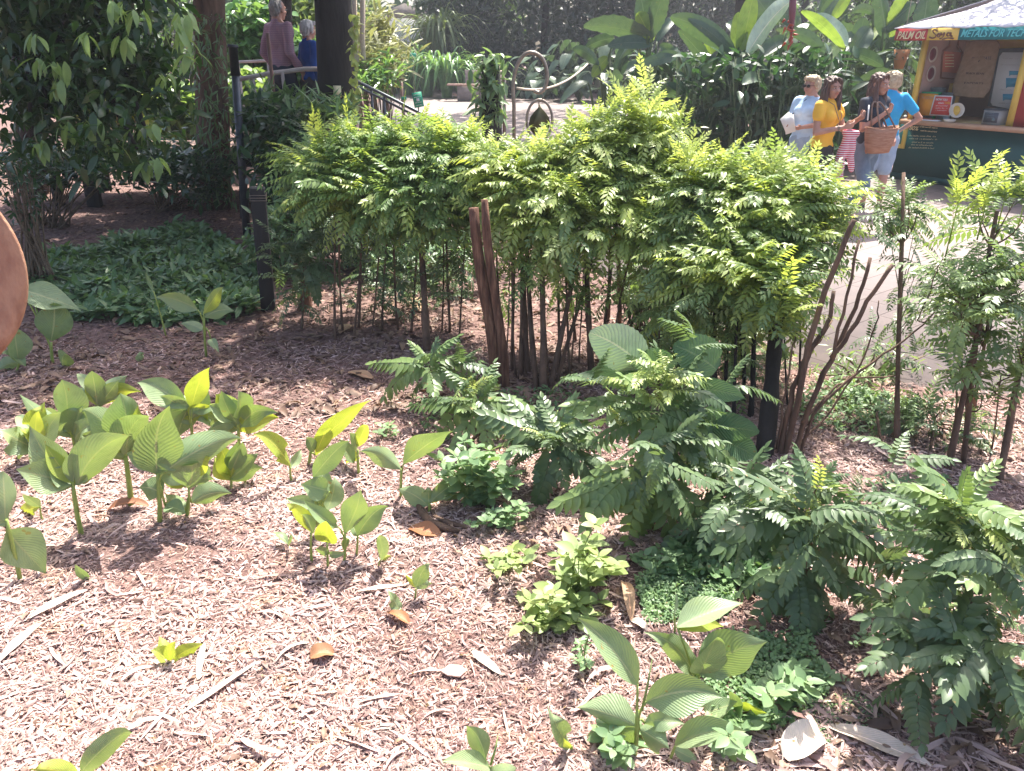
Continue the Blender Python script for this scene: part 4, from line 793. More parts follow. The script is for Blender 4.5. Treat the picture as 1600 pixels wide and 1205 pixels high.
# glossy-leaved tree hanging over the bed at far left
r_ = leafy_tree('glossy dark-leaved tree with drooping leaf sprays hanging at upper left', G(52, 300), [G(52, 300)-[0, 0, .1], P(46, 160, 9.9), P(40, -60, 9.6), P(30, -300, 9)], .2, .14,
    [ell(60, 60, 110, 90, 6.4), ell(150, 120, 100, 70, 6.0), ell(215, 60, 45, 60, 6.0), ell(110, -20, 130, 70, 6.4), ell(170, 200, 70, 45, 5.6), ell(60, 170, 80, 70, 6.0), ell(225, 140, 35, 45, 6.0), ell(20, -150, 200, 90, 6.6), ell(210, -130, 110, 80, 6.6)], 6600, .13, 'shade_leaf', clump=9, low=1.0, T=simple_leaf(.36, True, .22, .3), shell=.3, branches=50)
# sprays at its front, sunlight put into a paler leaf colour
mb = MB(); OO = []; DD = []
for x, y in [(130, 55), (190, 60), (215, 15), (270, 40), (290, 55), (300, 85), (215, 200), (240, 195), (175, 222), (230, 255), (245, 250), (65, 95), (90, 100), (85, 130), (255, 120), (50, 55), (180, 5), (285, 25), (100, 195), (60, 225), (140, 190)]:
    for k in range(7): OO.append(P(x+random.uniform(-12, 12), y+random.uniform(-6, 4), 5.5+random.uniform(-.1, .1))); DD.append((random.uniform(-1, 1), random.uniform(-.6, .3), -random.uniform(.3, 1.2)))
scatter_leaves(mb, np.array(OO), np.array(DD), np.full(len(OO), .135), simple_leaf(.38, True, .22, .25), .8, .2, .3); mb.build('front_sprays', 'curry_left', r_)
CAN = 'tall shade trees over the back bed'
leafy_tree('thick brown trunk wrapped in vines, its crown above the picture, left of the walkway', G(335, 330), [G(335, 330)-[0, 0, .1], P(333, 200, 9.6), P(328, 60, 9.6), P(325, -80, 9.6), P(325, -420, 9.6)], .21, .15,
    [E(-3.6, 9.4, 5.6, 2.2, 2.2, 1.3), E(-5.6, 8.4, 5.2, 2.0, 2, 1.1), E(-2.0, 8.6, 5.6, 1.5, 1.7, 1.0)], 5200, .2, 'tree_leaf', 'bark', 8, name='shade_tree', group=CAN, T=LF, shell=.2)
mb = MB(); OO = np.array([P(random.uniform(305, 368), random.uniform(20, 320), 9.35+random.uniform(-.15, .1)) for _ in range(520)]); DD = rng.normal(0, .6, (520, 3)); DD[:, 2] -= .7; DD[:, 1] -= .4
scatter_leaves(mb, OO, DD, np.full(520, .13), LF_N, .5, .3); mb.build('climbing_vine', 'cover', bpy.context.scene.objects['shade_tree'])
leafy_tree('black straight trunk behind the man on the walkway', P(440, 296, 11.8)*[1, 1, 0], [P(440, 300, 11.8)*[1, 1, 0], P(440, 60, 11.8), P(436, -60, 11.8), P(430, -340, 11.8)], .17, .14,
    [E(-3.4, 12.4, 6.6, 2.3, 2.2, 1.3), E(-1.6, 11.4, 6.4, 1.5, 1.8, 1.1)], 3600, .22, 'tree_leaf', 'bark_dark', 8, name='shade_tree', group=CAN, shell=.2)
leafy_tree('very thick black trunk right of the couple', P(528, 300, 9.9)*[1, 1, 0], [P(528, 300, 9.9)*[1, 1, 0], P(526, 140, 9.9), P(522, 40, 9.9), P(517, -40, 9.9), P(512, -380, 9.9)], .235, .2,
    [E(-2.6, 10.6, 6.6, 1.9, 1.9, 1.1), E(-1.5, 9.5, 6.2, 1.2, 1.3, .8)], 3000, .22, 'tree_leaf', 'bark_dark', 8, name='shade_tree', group=CAN, shell=.2)
mb = MB(); OO = np.array([P(553+random.uniform(-5, 7), random.uniform(20, 165), 9.7) for _ in range(90)]); DD = rng.normal(0, .5, (90, 3)); DD[:, 2] -= .6
scatter_leaves(mb, OO, DD, np.full(90, .09), LF_W, .5, .3); mb.build('climbing_vine', 'curry_lime', bpy.context.scene.objects['shade_tree.002'])
# a tall tree out of frame on the left front shades the glossy tree and the bed
leafy_tree('crown of a shade tree reaching in above the left bed', np.array([-7.8, 6.6, 0]), [[-7.8, 6.6, -.1], [-7.6, 6.7, 2], [-7.2, 6.8, 4.2], [-6.6, 6.9, 5.5]], .2, .12,
    [E(-5.6, 7.1, 5.2, 2.2, 1.7, 1.1), E(-3.4, 7.7, 5.4, 1.6, 1.5, .9), E(-1.6, 7.5, 5.6, 1.5, .95, .5), E(-3.6, 6.9, 5.5, 1.6, .8, .5)], 8600, .2, 'tree_leaf', 'bark', 8, name='shade_tree', group=CAN, shell=.2)
# dark understory below the walkway
def understory(label, ells, n, Lf, mat='under', T=None, base=None, group='dark understory plants below the walkway', up=0.0):
    c = ells[0][0]; base = np.array([c[0], c[1], 0]) if base is None else base; root = empty('understory_shrub', base, label, 'shrub', group)
    O, N = crown_points(ells, n//6, .8, .3); O[:, 2] = np.maximum(O[:, 2], .05); mb = MB()
    for q in range(min(len(O), 30)): tube(mb, bez([base[0]+random.uniform(-.2, .2), base[1]+random.uniform(-.1, .1), -.02], (base+O[q])/2, O[q], 5), np.linspace(.012, .004, 5), 5)
    mb.build('stem', 'twig', root); OO = np.repeat(O, 6, 0)+rng.normal(0, Lf*.5, (len(O)*6, 3)); D = rng.normal(size=(len(OO), 3)); D[:, 2] = D[:, 2]*.6+up-.25
    lv = MB(); scatter_leaves(lv, OO, D, np.full(len(OO), Lf), T or LF, .5, .3); lv.build('foliage', mat, root); return root
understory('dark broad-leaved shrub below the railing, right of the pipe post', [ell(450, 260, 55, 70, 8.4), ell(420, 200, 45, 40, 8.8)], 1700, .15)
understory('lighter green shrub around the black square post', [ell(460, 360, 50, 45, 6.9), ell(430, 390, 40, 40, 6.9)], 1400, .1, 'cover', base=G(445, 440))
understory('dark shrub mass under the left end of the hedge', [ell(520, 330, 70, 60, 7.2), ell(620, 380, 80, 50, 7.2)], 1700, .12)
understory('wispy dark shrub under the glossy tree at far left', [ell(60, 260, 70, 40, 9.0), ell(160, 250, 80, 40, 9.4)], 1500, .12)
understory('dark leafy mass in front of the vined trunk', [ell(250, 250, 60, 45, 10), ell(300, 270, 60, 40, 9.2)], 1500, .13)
understory('strappy green plants along the walkway edge', [ell(440, 178, 55, 14, 9.4), ell(510, 184, 50, 12, 9.0)], 800, .22, 'cover', LF_N, up=.8)
understory('thin-stemmed sapling group by the rusty disc', [ell(30, 300, 30, 60, 6.6)], 220, .07)
understory('small green shrub seen through stems behind the hedge', [ell(640, 420, 60, 30, 6.6), ell(720, 400, 40, 30, 6.4)], 700, .09, 'cover')
understory('shrub behind the right curry shrub near the paving', [ell(1010, 460, 50, 40, 5.4), ell(1060, 520, 50, 40, 5.0)], 1500, .07, 'curry_dark')
understory('grey-green shrub low between plaza and pruned branches', [ell(1370, 560, 70, 30, 4.6), ell(1320, 600, 60, 30, 4.3)], 420, .07, 'curry_mid', LF_N)
# ================================================================== POSTS, PIPE, RUSTY DISC
root = empty('pipe_post', G(386, 372), 'grey metal pipe post with a darker cap, standing in the shaded bed', 'post')
mb = MB(); b = G(386, 372); s = scl(b); b[2] -= .03; t = P(368, 118, b[1]); tube(mb, [b, t], [6/s, 5.6/s], 14); mb.build('pole', 'grey_pipe', root)
t2 = P(364, 74, b[1]); mb = MB(); tube(mb, [t, t2*.97+t*.03, t2, P(364, 70, b[1])], [6.6/s, 6/s, 8/s, 7/s], 14); mb.build('cap', 'black_metal', root)
mb = MB(); tube(mb, [G(378, 345), P(374, 225, G(378, 345)[1])], 3/s, 8); mb.build('side_pipe', 'grey_pipe', root)
def sqpost(label, b, t, w, name='wooden_post', mat='black_wood'):
    g0 = G(*b); s = scl(g0); tp = P(t[0], t[1], g0[1]); d = nrm(tp-g0); x = nrm(np.cross(d, [0, 1, 0])); y = np.cross(d, x); x, y = nrm(x+.25*y), nrm(y-.25*x)
    mb = MB(); box(mb, (g0+tp)/2-d*.02, (w/s, w/s, np.linalg.norm(tp-g0)+.04), [x, y, d]); root = empty(name, g0, label, 'post'); o = mb.build('post', mat, root, False)
    md = o.modifiers.new('bevel', 'BEVEL'); md.width = .006; md.segments = 2
    return root, g0, tp, s, (x, y, d)
r2, g0, tp, s, fr = sqpost('black square wooden post with wire round its top, beside the pipe post', (420, 486), (402, 293), 21)
mb = MB()
for k in range(3):
    c = tp-fr[2]*(.05+.02*k); w2 = 11.5/s; q = [c+fr[0]*w2*a+fr[1]*w2*b_ for a, b_ in [(1, 1), (-1, 1), (-1, -1), (1, -1), (1, 1)]]; tube(mb, q, .0025, 5)
mb.build('wire', 'hoop_metal', r2)
sqpost('black slanting timber post in the dark bed at left', (150, 326), (124, 200), 19)
# rusty disc
Dd = 2.35; c = P(-186, 430, Dd); s = scl(c); view = nrm(c-np.array([0, 0, CH])); root = empty('rusty_disc', [c[0]-.25, c[1], 0], 'large rust-brown metal disc cut by the left edge, hung on its own frame', 'sculpture')
mb = MB(); Rr = 197/s; ax = nrm(view*.9+np.array([.25, 0, .1])); lathe(mb, [(0, -.03), (Rr*.6, -.024), (Rr*.9, -.012), (Rr*.985, .0), (Rr, .012), (Rr*.985, .024), (Rr*.9, .02), (Rr*.5, .01), (0, .01)], c, -ax, 72); mb.build('disc', 'rust', root)
mb = MB(); tp = c+np.array([-.05, .02, Rr+.12]); q0 = np.array([c[0]-.55, c[1], -.05]); tube(mb, [q0, q0+[0, 0, .8], q0+[.02, 0, 1.6], (q0+tp)/2+[0, 0, 1.25], tp+[.0, 0, .06], tp], .022, 12); mb.build('hoop', 'rust', root)
mb = MB(); tube(mb, [tp, c+np.array([0, 0, Rr-.01])], .006, 6); mb.build('link', 'hoop_metal', root)
# hoop with the hanging bell drop in the middle
Dh = 7.6; s = scl(P(840, 120, Dh)); root = empty('hoop_sculpture', P(804, 340, Dh)*[1, 1, 0], 'bent metal hoop on a post with a drop-shaped plate hanging below its hook', 'sculpture')
mb = MB(); pts = [P(*q, Dh) for q in [(803, 165), (801, 135), (804, 112), (811, 94), (822, 82), (834, 81), (846, 88), (853, 102), (856, 120), (853, 135), (848, 143), (841, 146), (835, 142)]]
u = np.linspace(0, len(pts)-1, 50); Q = np.array(pts); Q = np.stack([np.interp(u, range(len(pts)), Q[:, k]) for k in range(3)], -1)
for _ in range(6): Q[1:-1] = (Q[:-2]+Q[1:-1]*2+Q[2:])/4
b = P(804, 340, Dh); b[2] = -.03; tube(mb, np.vstack([[b], Q]), 2.9/s, 12); mb.build('hoop', 'hoop_metal', root)
mb = MB(); pts = np.array([P(843+20*math.cos(a), 188-32*math.sin(a), Dh) for a in np.linspace(R(-60), R(240), 30)]); tube(mb, pts, 2.1/s, 10); mb.build('lower_ring', 'hoop_metal', root)
mb = MB(); tube(mb, [P(845, 145, Dh), P(849, 150, Dh), P(846, 158, Dh), P(842, 160, Dh), P(842, 168, Dh)], .9/s, 6); mb.build('link', 'hoop_metal', root)
mb = MB(); o_ = P(843, 190, Dh); out = [(0, 26), (3, 20), (9, 14), (15, 6), (17, -4), (14, -14), (7, -21), (0, -24), (-7, -21), (-14, -14), (-17, -4), (-15, 6), (-9, 14), (-3, 20)]
prism(mb, np.array(out)/s, o_, np.array([1., 0, 0]), np.array([0, 0, 1.]), np.array([0, 1., 0]), .02); mb.build('bell_plate', 'bell_metal', root, False)
mb = MB(); tube(mb, bez(P(808, 138, Dh), P(870, 150, 9), P(918, 100, 11), 14), .012, 7); tag(mb.build('rope', 'rope'), 'rope sagging from the hoop to the banana plants', 'rope')

leafy_tree('small-leaved tree leaning over the kiosk roof', np.array([9.6, 15.2, 0]), [[9.6, 15.2, -.1], [9.5, 15.0, 2.2], [9.2, 14.6, 3.6], [8.6, 14.0, 4.6]], .12, .07,
    [E(8.3, 13.4, 4.0, 1.2, 1.2, .6), E(9.4, 12.6, 4.3, 1.2, 1.1, .6), E(7.4, 12.7, 3.9, .9, .9, .3)], 3800, .16, 'tree_leaf', 'bark', 9, name='kiosk_tree', T=LF_N, shell=.25, branches=24)

leafy_tree('tall tree added among the bananas, its unseen crown shading the path', np.array([5.6, 20.5, 0]), [[5.6, 20.5, -.1], [5.5, 20.4, 4], [4.8, 20.8, 7], [3.4, 21.5, 8.6]], .22, .14,
    [E(1.2, 22, 9.6, 3.6, 4.5, 1.2), E(-2.2, 26, 9.8, 3, 4, 1.1), E(2.5, 29, 9.8, 3, 4, 1.1)], 6500, .38, 'tree_leaf', 'bark_dark', 9, name='shade_tree', group=CAN, shell=.2)  # tree put in to shade the path, crown out of view
# ================================================================== WALKWAY, RAILS, SIGNS, BENCH
DZ = .72; Dw = 10.6
root = empty('walkway', P(440, 200, Dw)*[1, 1, 0], 'raised timber walkway the couple walks on, ramping down to the right', 'walkway')
mb = MB()
for k in range(26):
    x = -6.2+k*.19; box(mb, [x, 10.95, DZ-.02], (.18, 1.5, .04), rnd=random.random())
for k in range(22):
    x = -1.24+k*.15; box(mb, [x, 11.2+k*.13, DZ-.02-.033*k], (.2, 1.5, .04), rnd=random.random())
mb.build('deck', 'deck_wood', root, False)
mb = MB()
for x in (-6, -4.6, -3.2, -1.9): 
    for y in (10.3, 11.6): box(mb, [x, y, DZ/2-.04], (.1, .1, DZ-.02))
for y in (10.26, 11.64): box(mb, [-3.8, y, DZ-.11], (4.9, .05, .13))
mb.build('support', 'black_wood', root, False)
def rail(label, pts, posts, r, mat, pm=None, name='handrail', low=None):
    root = empty(name, [pts[0][0], pts[0][1], 0], label, 'railing'); mb = MB(); tube(mb, pts, r, 10); mb.build('rail', mat, root); 
    for o in (low or []): m2 = MB(); tube(m2, [np.array(p)-[0, 0, o] for p in pts], r*.8, 8); m2.build('lower_rail', mat, root)
    for p, b in posts: m2 = MB(); tube(m2, [b, p], r*.75, 8); m2.build('post', pm or mat, root)
dn = lambda p, z: np.array([p[0], p[1], z])
a = [P(374, 124, 10.0), P(420, 115, 10.1), P(445, 112, 10.15), P(475, 108, 10.15), P(508, 108, 10.15)]
rail('pale pinkish curved handrail in front of the walking couple', a, [(a[1]-[0, 0, .02], dn(a[1], DZ)), (P(441, 113, 10.13), dn(P(443, 113, 10.13), DZ)), (P(395, 120, 10.05), dn(P(395, 120, 10.05), DZ))], .028, 'rail_white')
a = [P(372, 97, 11.7), P(418, 95, 11.7), P(470, 97, 11.7)]
rail('thin far handrail behind the man at the left', a, [(a[0], dn(a[0], DZ)), (a[1], dn(a[1], DZ))], .02, 'rail_white')
root = empty('thin_pole', dn(P(425, 150, 10), 0), 'thin leaning brown pole standing in front of the man', 'pole'); mb = MB(); tube(mb, [dn(P(430, 160, 10), 0), P(428, 150, 10), P(418, 52, 10)], .022, 8); mb.build('pole', 'rail_brown', root)
a = [P(548, 122, 11.5), P(600, 148, 11.3), P(655, 176, 11.1), P(700, 198, 11.0)]
rail('grey double ramp rail sloping down behind the hedge', a, [(a[1], dn(a[1], 0)), (a[2], dn(a[2], 0)), (P(580, 138, 11.4), dn(P(580, 138, 11.4), 0))], .022, 'grey_pipe', low=[.07])
a = [P(603, 111, 15), P(627, 124, 15), P(628, 126, 15)]
rail('short brown handrail with one post at the start of the path', a, [(a[1], dn(a[1], 0)), (a[0], dn(a[0], 0))], .035, 'rail_brown')
def sign(label, px, py, D, w, h, tilt, mat='sign_green', lines=3, rot=0.0, stake=True, name='plant_sign'):
    c = P(px, py, D); s = scl(c); root = empty(name, dn(c, 0), label, 'sign'); W, H = w/s, h/s
    x = np.array([math.cos(rot), math.sin(rot), 0]); y0 = np.array([0, 0, 1.]); n_ = np.cross(x, y0); x, y0 = x*math.cos(tilt)+y0*math.sin(tilt), y0*math.cos(tilt)-x*math.sin(tilt)
    mb = MB(); box(mb, c, (W, H, .01), [x, y0, -n_*-1]); mb.build('panel', mat, root, False)
    f = n_ if np.dot(n_, c-np.array([0, 0, CH])) < 0 else -n_
    if lines:
        mb = MB()
        for k in range(lines):
            for q in range(5):
                if k == lines//2 and lines > 3: box(mb, c+f*.008, (W*.3, H*.2, .004), [x, y0, f]); break
                box(mb, c+f*.008+y0*H*(.36-.72*k/max(1, lines-1))+x*W*(-.3+.15*q+random.uniform(-.02, .02)), (W*random.uniform(.07, .12), H*.05, .004), [x, y0, f])
        mb.build('lettering', 'sign_white', root, False)
    if stake: mb = MB(); tube(mb, [dn(c-f*.02, -.02), c-f*.02], .01, 6); mb.build('stake', 'hoop_metal', root)
sign('tilted green plant label on a stake at the edge of the path', 653, 156, 11.0, 15, 22, R(10), lines=5)
sign('green label plate among the strap-leaved plants', 645, 86, 34, 10, 6, R(-4), lines=2)
sign('small dark green label on the ground by the vined trunk', 301, 306, G(301, 312)[1], 9, 9, R(-12), lines=3)
sign('little green tag at the foot of the short handrail post', 631, 154, 14.5, 8, 5, 0, lines=0)
sign('pale yellow notice fixed low on the thick black trunk', 527, 143, 9.62, 12, 17, R(-2), 'cream_letter', lines=0, stake=False)
mb = MB(); ellipsoid(mb, P(621, 100, 30), (.07, .07, .07)); rt = empty('globe_lamp', dn(P(621, 100, 30), 0), 'tiny round white lamp globe beside the path start', 'lamp'); mb.build('globe', 'sign_white', rt)
mb = MB(); tube(mb, [dn(P(621, 100, 30), 0), P(621, 101, 30)], .015, 6); mb.build('post', 'black_metal', rt)
# bench
c = dn(P(742, 140, 33), 0); root = empty('bench', c, 'low bench of stone blocks with a reddish wooden seat, across the path', 'bench')
mb = MB(); 
for k in range(4): box(mb, c+[0, -.2+.13*k, .62], (2.2, .12, .06), rnd=random.random())
mb.build('seat', 'bench_wood', root, False)
mb = MB(); box(mb, c+[.15, 0, .285], (1.7, .4, .6)); box(mb, c+[.35, .4, .55], (1.5, .2, 1.2)); mb.build('base', 'stone', root, False)
# post clothed in vine, with pale pipes beside it
Dv = 9.4; b = dn(P(768, 200, Dv), -.03); root = empty('vine_post', dn(P(768, 200, Dv), 0), 'dark post smothered in a pale-leaved climber in front of the bench', 'post')
mb = MB(); tube(mb, [b, P(768, 140, Dv), P(766, 92, Dv)], [.13, .12, .1], 10); mb.build('post', 'black_wood', root)
mb = MB(); OO = []; DD = []
for _ in range(260): OO.append(P(766+random.gauss(0, 12), random.uniform(82, 185), Dv-.1+random.uniform(-.1, .1))); DD.append((random.uniform(-1, 1), random.uniform(-.5, .2), random.uniform(-1.3, .2)))
for x, y in [(735, 108), (740, 118), (748, 112), (787, 92), (793, 96), (780, 90), (730, 125)]: OO += [P(x, y, Dv-.1)]*2; DD += [(random.uniform(-1, 1), -.2, -.6)]*2
scatter_leaves(mb, np.array(OO), np.array(DD), np.full(len(OO), .15), LF, .6, .3); mb.build('climbing_vine', 'weed', root)
root = empty('pipe_stand', dn(P(783, 150, 9.8), 0), 'pair of pale vertical pipes with taps right of the vine post', 'pipe'); mb = MB()
tube(mb, [dn(P(779, 120, 9.8), 0), P(779, 102, 9.8)], .03, 8); tube(mb, [dn(P(788, 120, 9.8), 0), P(788, 122, 9.8), P(784, 120, 9.8)], .02, 8); tube(mb, [P(774, 113, 9.8), P(786, 113, 9.8)], .02, 8); mb.build('pipe', 'hoop_metal', root)
# ================================================================== PLANTS ALONG THE PATH
def strap_clump(label, px, py, D, h, n, w=.035, mat='strap', name='strap_leaved_plant', group='strap-leaved clumps beside the path', z0=0):
    c = dn(P(px, py, D), z0); root = empty(name, c, label, 'plant', group); mb = MB()
    for k in range(n):
        a = random.uniform(0, 6.28); L = h*random.uniform(.7, 1.15); o = np.array([math.cos(a), math.sin(a), 0]); rad = random.uniform(.25, 1.05)*L
        b = c+o*random.uniform(0, .12*h); t = c+o*rad+[0, 0, L*random.uniform(.15, .9)*(1.15-rad/L*.6)]; ct = c+o*rad*.4+[0, 0, L*1.25]
        blade(mb, bez(b, ct, t, 9), np.cross(o, [0, 0, 1]), w, 1, .6, .5, .3, 0, random.random())
    mb.build('foliage', mat, root); return root
for i, (x, y, D, h, l) in enumerate([(618, 140, 19, .95, 'strap-leaved clump at the far left of the row beside the path'), (640, 143, 18.5, 1.05, 'strap-leaved clump second from the left beside the path'), (668, 146, 18, 1.15, 'tallest strap-leaved clump under the green label plate'), (697, 149, 17.5, 1.15, 'strap-leaved clump whose blades arch over the paving'), (722, 148, 17.8, 1.0, 'strap-leaved clump at the right end touching the bench'), (655, 130, 21, 1.2, 'strap-leaved clump half hidden behind the row'), (690, 132, 21, 1.3, 'rear strap-leaved clump below the spiky cordyline')]):
    strap_clump(l, x, y, D*2.02, h*1.8, 110, .055)
strap_clump('spiky cordyline with a mop of narrow hanging leaves above the strap plants', 686, 80, 40, 2.6, 170, .07, 'tree_leaf_light', 'cordyline', None, z0=1.2)
strap_clump('dry grass tuft beside the ramp rail', 612, 165, 12.5, .3, 40, .008, 'weed', 'grass_tuft', None)
strap_clump('thin grassy weeds rising in front of the path', 640, 185, 8.8, .6, 14, .006, 'cover', 'grass_tuft', None)
strap_clump('grassy green tuft at the foot of the vine post', 745, 190, 9.0, .5, 40, .012, 'cover', 'grass_tuft', None)
r_ = understory('sunny cream and gold leaved shrub right of the thick black trunk', [ell(590, 70, 28, 45, 13.5), ell(575, 100, 25, 30, 12.8), ell(610, 90, 22, 25, 14)], 900, .26, 'gold_leaf', LF_N, group=None, up=.6)
understory('green fern-like shrub under the gold leaved shrub', [ell(590, 118, 28, 16, 12.6), ell(570, 135, 22, 14, 12.2)], 500, .2, 'strap', LF_N, group=None, up=.5)
for x0, x1, l in [(557, 552, 'pale slender stem touching the thick black trunk'), (565, 567, 'pale slender stem just right of the one by the thick black trunk')]:
    rt = empty('slender_tree', dn(P(x0, 100, 12.5), 0), l, 'tree'); mb = MB(); tube(mb, [dn(P(x0, 100, 12.5), 0), P((x0+x1)/2, 60, 12.5), P(x1, -60, 12.5)], .04, 7); mb.build('trunk', 'rope', rt)
# banana and heliconia clumps
def banana(label, px, base_y, D, leaves, nst=5, fill=8, h=2.4, mat='banana', fillbox=None, name='banana_plant', L=1.0):
    """leaves = [(bx, by, tx, ty, w px, mat, ddepth)] by pixel at depth D; fill = extra leaves spread round the clump"""
    c = dn(P(px, base_y, D), 0); root = empty(name, c, label, 'banana plant', 'banana and heliconia plants behind the plaza'); s = scl(c); st = MB()
    def one(b, t, W, mt, arch=.18, tw=None):
        L_ = np.linalg.norm(t-b); d = nrm(t-b); view = nrm(b-np.array([0, 0, CH])); sd = np.cross(d, view); sd = nrm(sd) if np.linalg.norm(sd) > .3 else nrm(np.cross(d, [0, 0, 1])); nn = np.cross(sd, d)
        a_ = random.uniform(-.7, .7) if tw is None else tw; sd = sd*math.cos(a_)+nn*math.sin(a_)
        mid = bez(b, (b+t)/2+np.array([0, 0, L_*arch]), t, 16); mb = MB(); blade(mb, mid, sd, W, 3, .92, .5, random.uniform(.1, .4), .07, random.random(), random.uniform(-.4, .4), 0, random.choice([0, 0, .12])); o = mb.build('leaf', mt, root)
        q = c+[random.uniform(-.2, .2), random.uniform(-.2, .2), 0]; tube(st, bez(q, (q+b)/2+[0, 0, .35*b[2]], b, 8), np.linspace(.035, .014, 8), 7)
    for l in leaves: one(P(l[0], l[1], D), P(l[2], l[3], D+(l[6] if len(l) > 6 else random.uniform(-.35, .25))), l[4]/s*.42, l[5] if len(l) > 5 else mat, .12)
    for k in range(fill):
        a = random.uniform(0, 6.28); o = np.array([math.cos(a), math.sin(a)*.8, 0]); b = c+o*random.uniform(.1, .45)+[0, 0, h*random.uniform(.25, .95)]; Lk = .85*L*random.uniform(.7, 1.15)
        t = b+o*Lk*.8+[0, 0, Lk*random.uniform(-.5, .65)]; one(b, t, Lk*.115, mat, .25)
    for k in range(nst): q = c+[random.uniform(-.5, .5), random.uniform(-.3, .3), 0]; tube(st, bez(q, q+[random.uniform(-.05, .05), 0, h*.4], q+[random.uniform(-.2, .2), 0, h*random.uniform(.5, .85)], 6), np.linspace(.03, .016, 6), 6)
    st.build('stem', 'stem_green' if mat == 'banana_lime' else 'under_stem', root); return root
solid('under_stem', [(.05, .08, .03), (.12, .16, .06)], .6, 9)
banana('banana plant with a long drooping grey-green leaf over the rope', 1000, 215, 14.5, [(1020, 62, 912, 42, 36), (1010, 50, 1000, -10, 40), (1015, 60, 1040, -20, 34), (1020, 70, 950, 72, 26), (1018, 66, 996, 20, 30, 'banana_lime')], 6, 7)
banana('banana plant with a brown stem and drooping leaves left of the others', 945, 195, 15.8, [(990, 60, 960, 110, 24), (960, 60, 915, 75, 20), (950, 90, 925, 120, 22, 'banana_lime'), (975, 80, 960, 130, 26)], 5, 8, 2.0)
banana('banana plant with the broad lime leaf standing upright', 1150, 235, 13, [(1154, 90, 1152, 20, 30, 'banana_lime'), (1156, 95, 1178, -10, 34, 'banana_lime'), (1148, 82, 1048, 26, 36), (1150, 90, 1075, 30, 18), (1154, 100, 1200, 20, 30)], 6, 6)
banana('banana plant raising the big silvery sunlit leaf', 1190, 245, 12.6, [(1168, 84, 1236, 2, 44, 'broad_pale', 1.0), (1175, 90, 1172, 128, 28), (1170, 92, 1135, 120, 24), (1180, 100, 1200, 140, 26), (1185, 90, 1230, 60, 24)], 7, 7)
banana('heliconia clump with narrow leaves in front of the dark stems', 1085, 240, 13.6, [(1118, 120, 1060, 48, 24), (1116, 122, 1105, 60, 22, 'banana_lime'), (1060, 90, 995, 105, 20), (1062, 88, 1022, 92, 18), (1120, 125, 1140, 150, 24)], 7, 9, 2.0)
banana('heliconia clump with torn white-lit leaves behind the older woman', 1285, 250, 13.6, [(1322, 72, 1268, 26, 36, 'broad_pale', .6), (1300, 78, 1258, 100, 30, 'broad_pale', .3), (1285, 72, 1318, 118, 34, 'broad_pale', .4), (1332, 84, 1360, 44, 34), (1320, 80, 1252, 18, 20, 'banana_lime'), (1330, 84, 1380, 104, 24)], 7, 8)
banana('banana plant with a bright yellow-green edged leaf left of the kiosk', 1345, 240, 14.5, [(1335, 90, 1388, 32, 16, 'banana_lime', .3), (1340, 70, 1350, 28, 28), (1385, 60, 1372, -15, 34), (1395, 60, 1418, -12, 40, 'banana_lime'), (1380, 50, 1430, 5, 30), (1378, 90, 1355, 60, 30), (1300, 30, 1330, -10, 24, 'banana_lime')], 7, 8, 2.6)
banana('heliconia clump low in the shade between the banana stems', 1225, 240, 13.4, [(1235, 110, 1195, 60, 26), (1240, 130, 1205, 160, 26), (1250, 140, 1275, 100, 24)], 9, 10, 1.7, L=.8)
banana('shaded heliconia behind the lime banana leaf', 1110, 200, 17, [], 8, 14, 2.6)
banana('far banana plant whose leaves cross the top of the picture', 1240, 190, 17.5, [(1210, 40, 1170, -15, 50), (1290, 40, 1310, -20, 45)], 8, 14, 3.0)
banana('banana plant rising behind the kiosk corner', 1430, 210, 16.5, [(1440, 60, 1450, -10, 40), (1460, 60, 1500, 20, 30)], 6, 8, 2.6)
for i, (x, y, D, l) in enumerate([(1105, 235, 12.9, 'dense dark cane thicket below the lime banana leaf'), (1180, 240, 12.5, 'dense dark cane thicket right of the thin pale trunks'), (1245, 245, 12.7, 'dense dark cane thicket behind the older woman'), (1335, 240, 14.2, 'dense leafy thicket behind the group of women'), (1040, 210, 15, 'dark leafy thicket at the path corner')]):
    c = dn(P(x, y, D), 0); root = empty('cane_thicket', c, l, 'shrub', 'cane thickets under the bananas'); mb = MB(); 
    for k in range(46): q = c+[random.uniform(-.55, .55), random.uniform(-.4, .4), 0]; tube(mb, [q, q+[random.uniform(-.06, .06), 0, .8], q+[random.uniform(-.2, .2), 0, random.uniform(1.2, 1.9)]], [.013, .011, .006], 5)
    mb.build('stem', 'under_stem', root); lv = MB(); n = 420; OO = c+np.stack([rng.uniform(-.6, .6, n), rng.uniform(-.4, .4, n), rng.uniform(.3, 1.9, n)], -1); DD = rng.normal(size=(n, 3)); DD[:, 2] = DD[:, 2]*.8
    scatter_leaves(lv, OO, DD, np.full(n, .26), LF, .4, .3); lv.build('foliage', 'under' if i != 3 else 'banana', root)
for i, (x, l) in enumerate([(1152, 'thin pale upright trunk under the lime banana leaf'), (1121, 'thin grey upright trunk left of the lime banana leaf')]):
    root = empty('slender_tree', G(x, 236), l, 'tree'); mb = MB(); b = G(x, 236); tube(mb, [b, P(x, 150, b[1]), P(x+2, 95, b[1])], .055, 9); mb.build('trunk', 'stem_green', root)
root = empty('hanging_flower', P(1237, 40, 12)*[1, 1, 1], 'hanging red heliconia flower with dark stalk above the older woman', 'flower'); mb = MB()
for k in range(14): p_ = P(1236+random.uniform(-9, 9), 30+k*3, 12); lathe(mb, [(0, 0), (.02, .02), (.014, .05), (0, .11)], p_, rng.normal(size=3)+[0, 0, -1], 7)
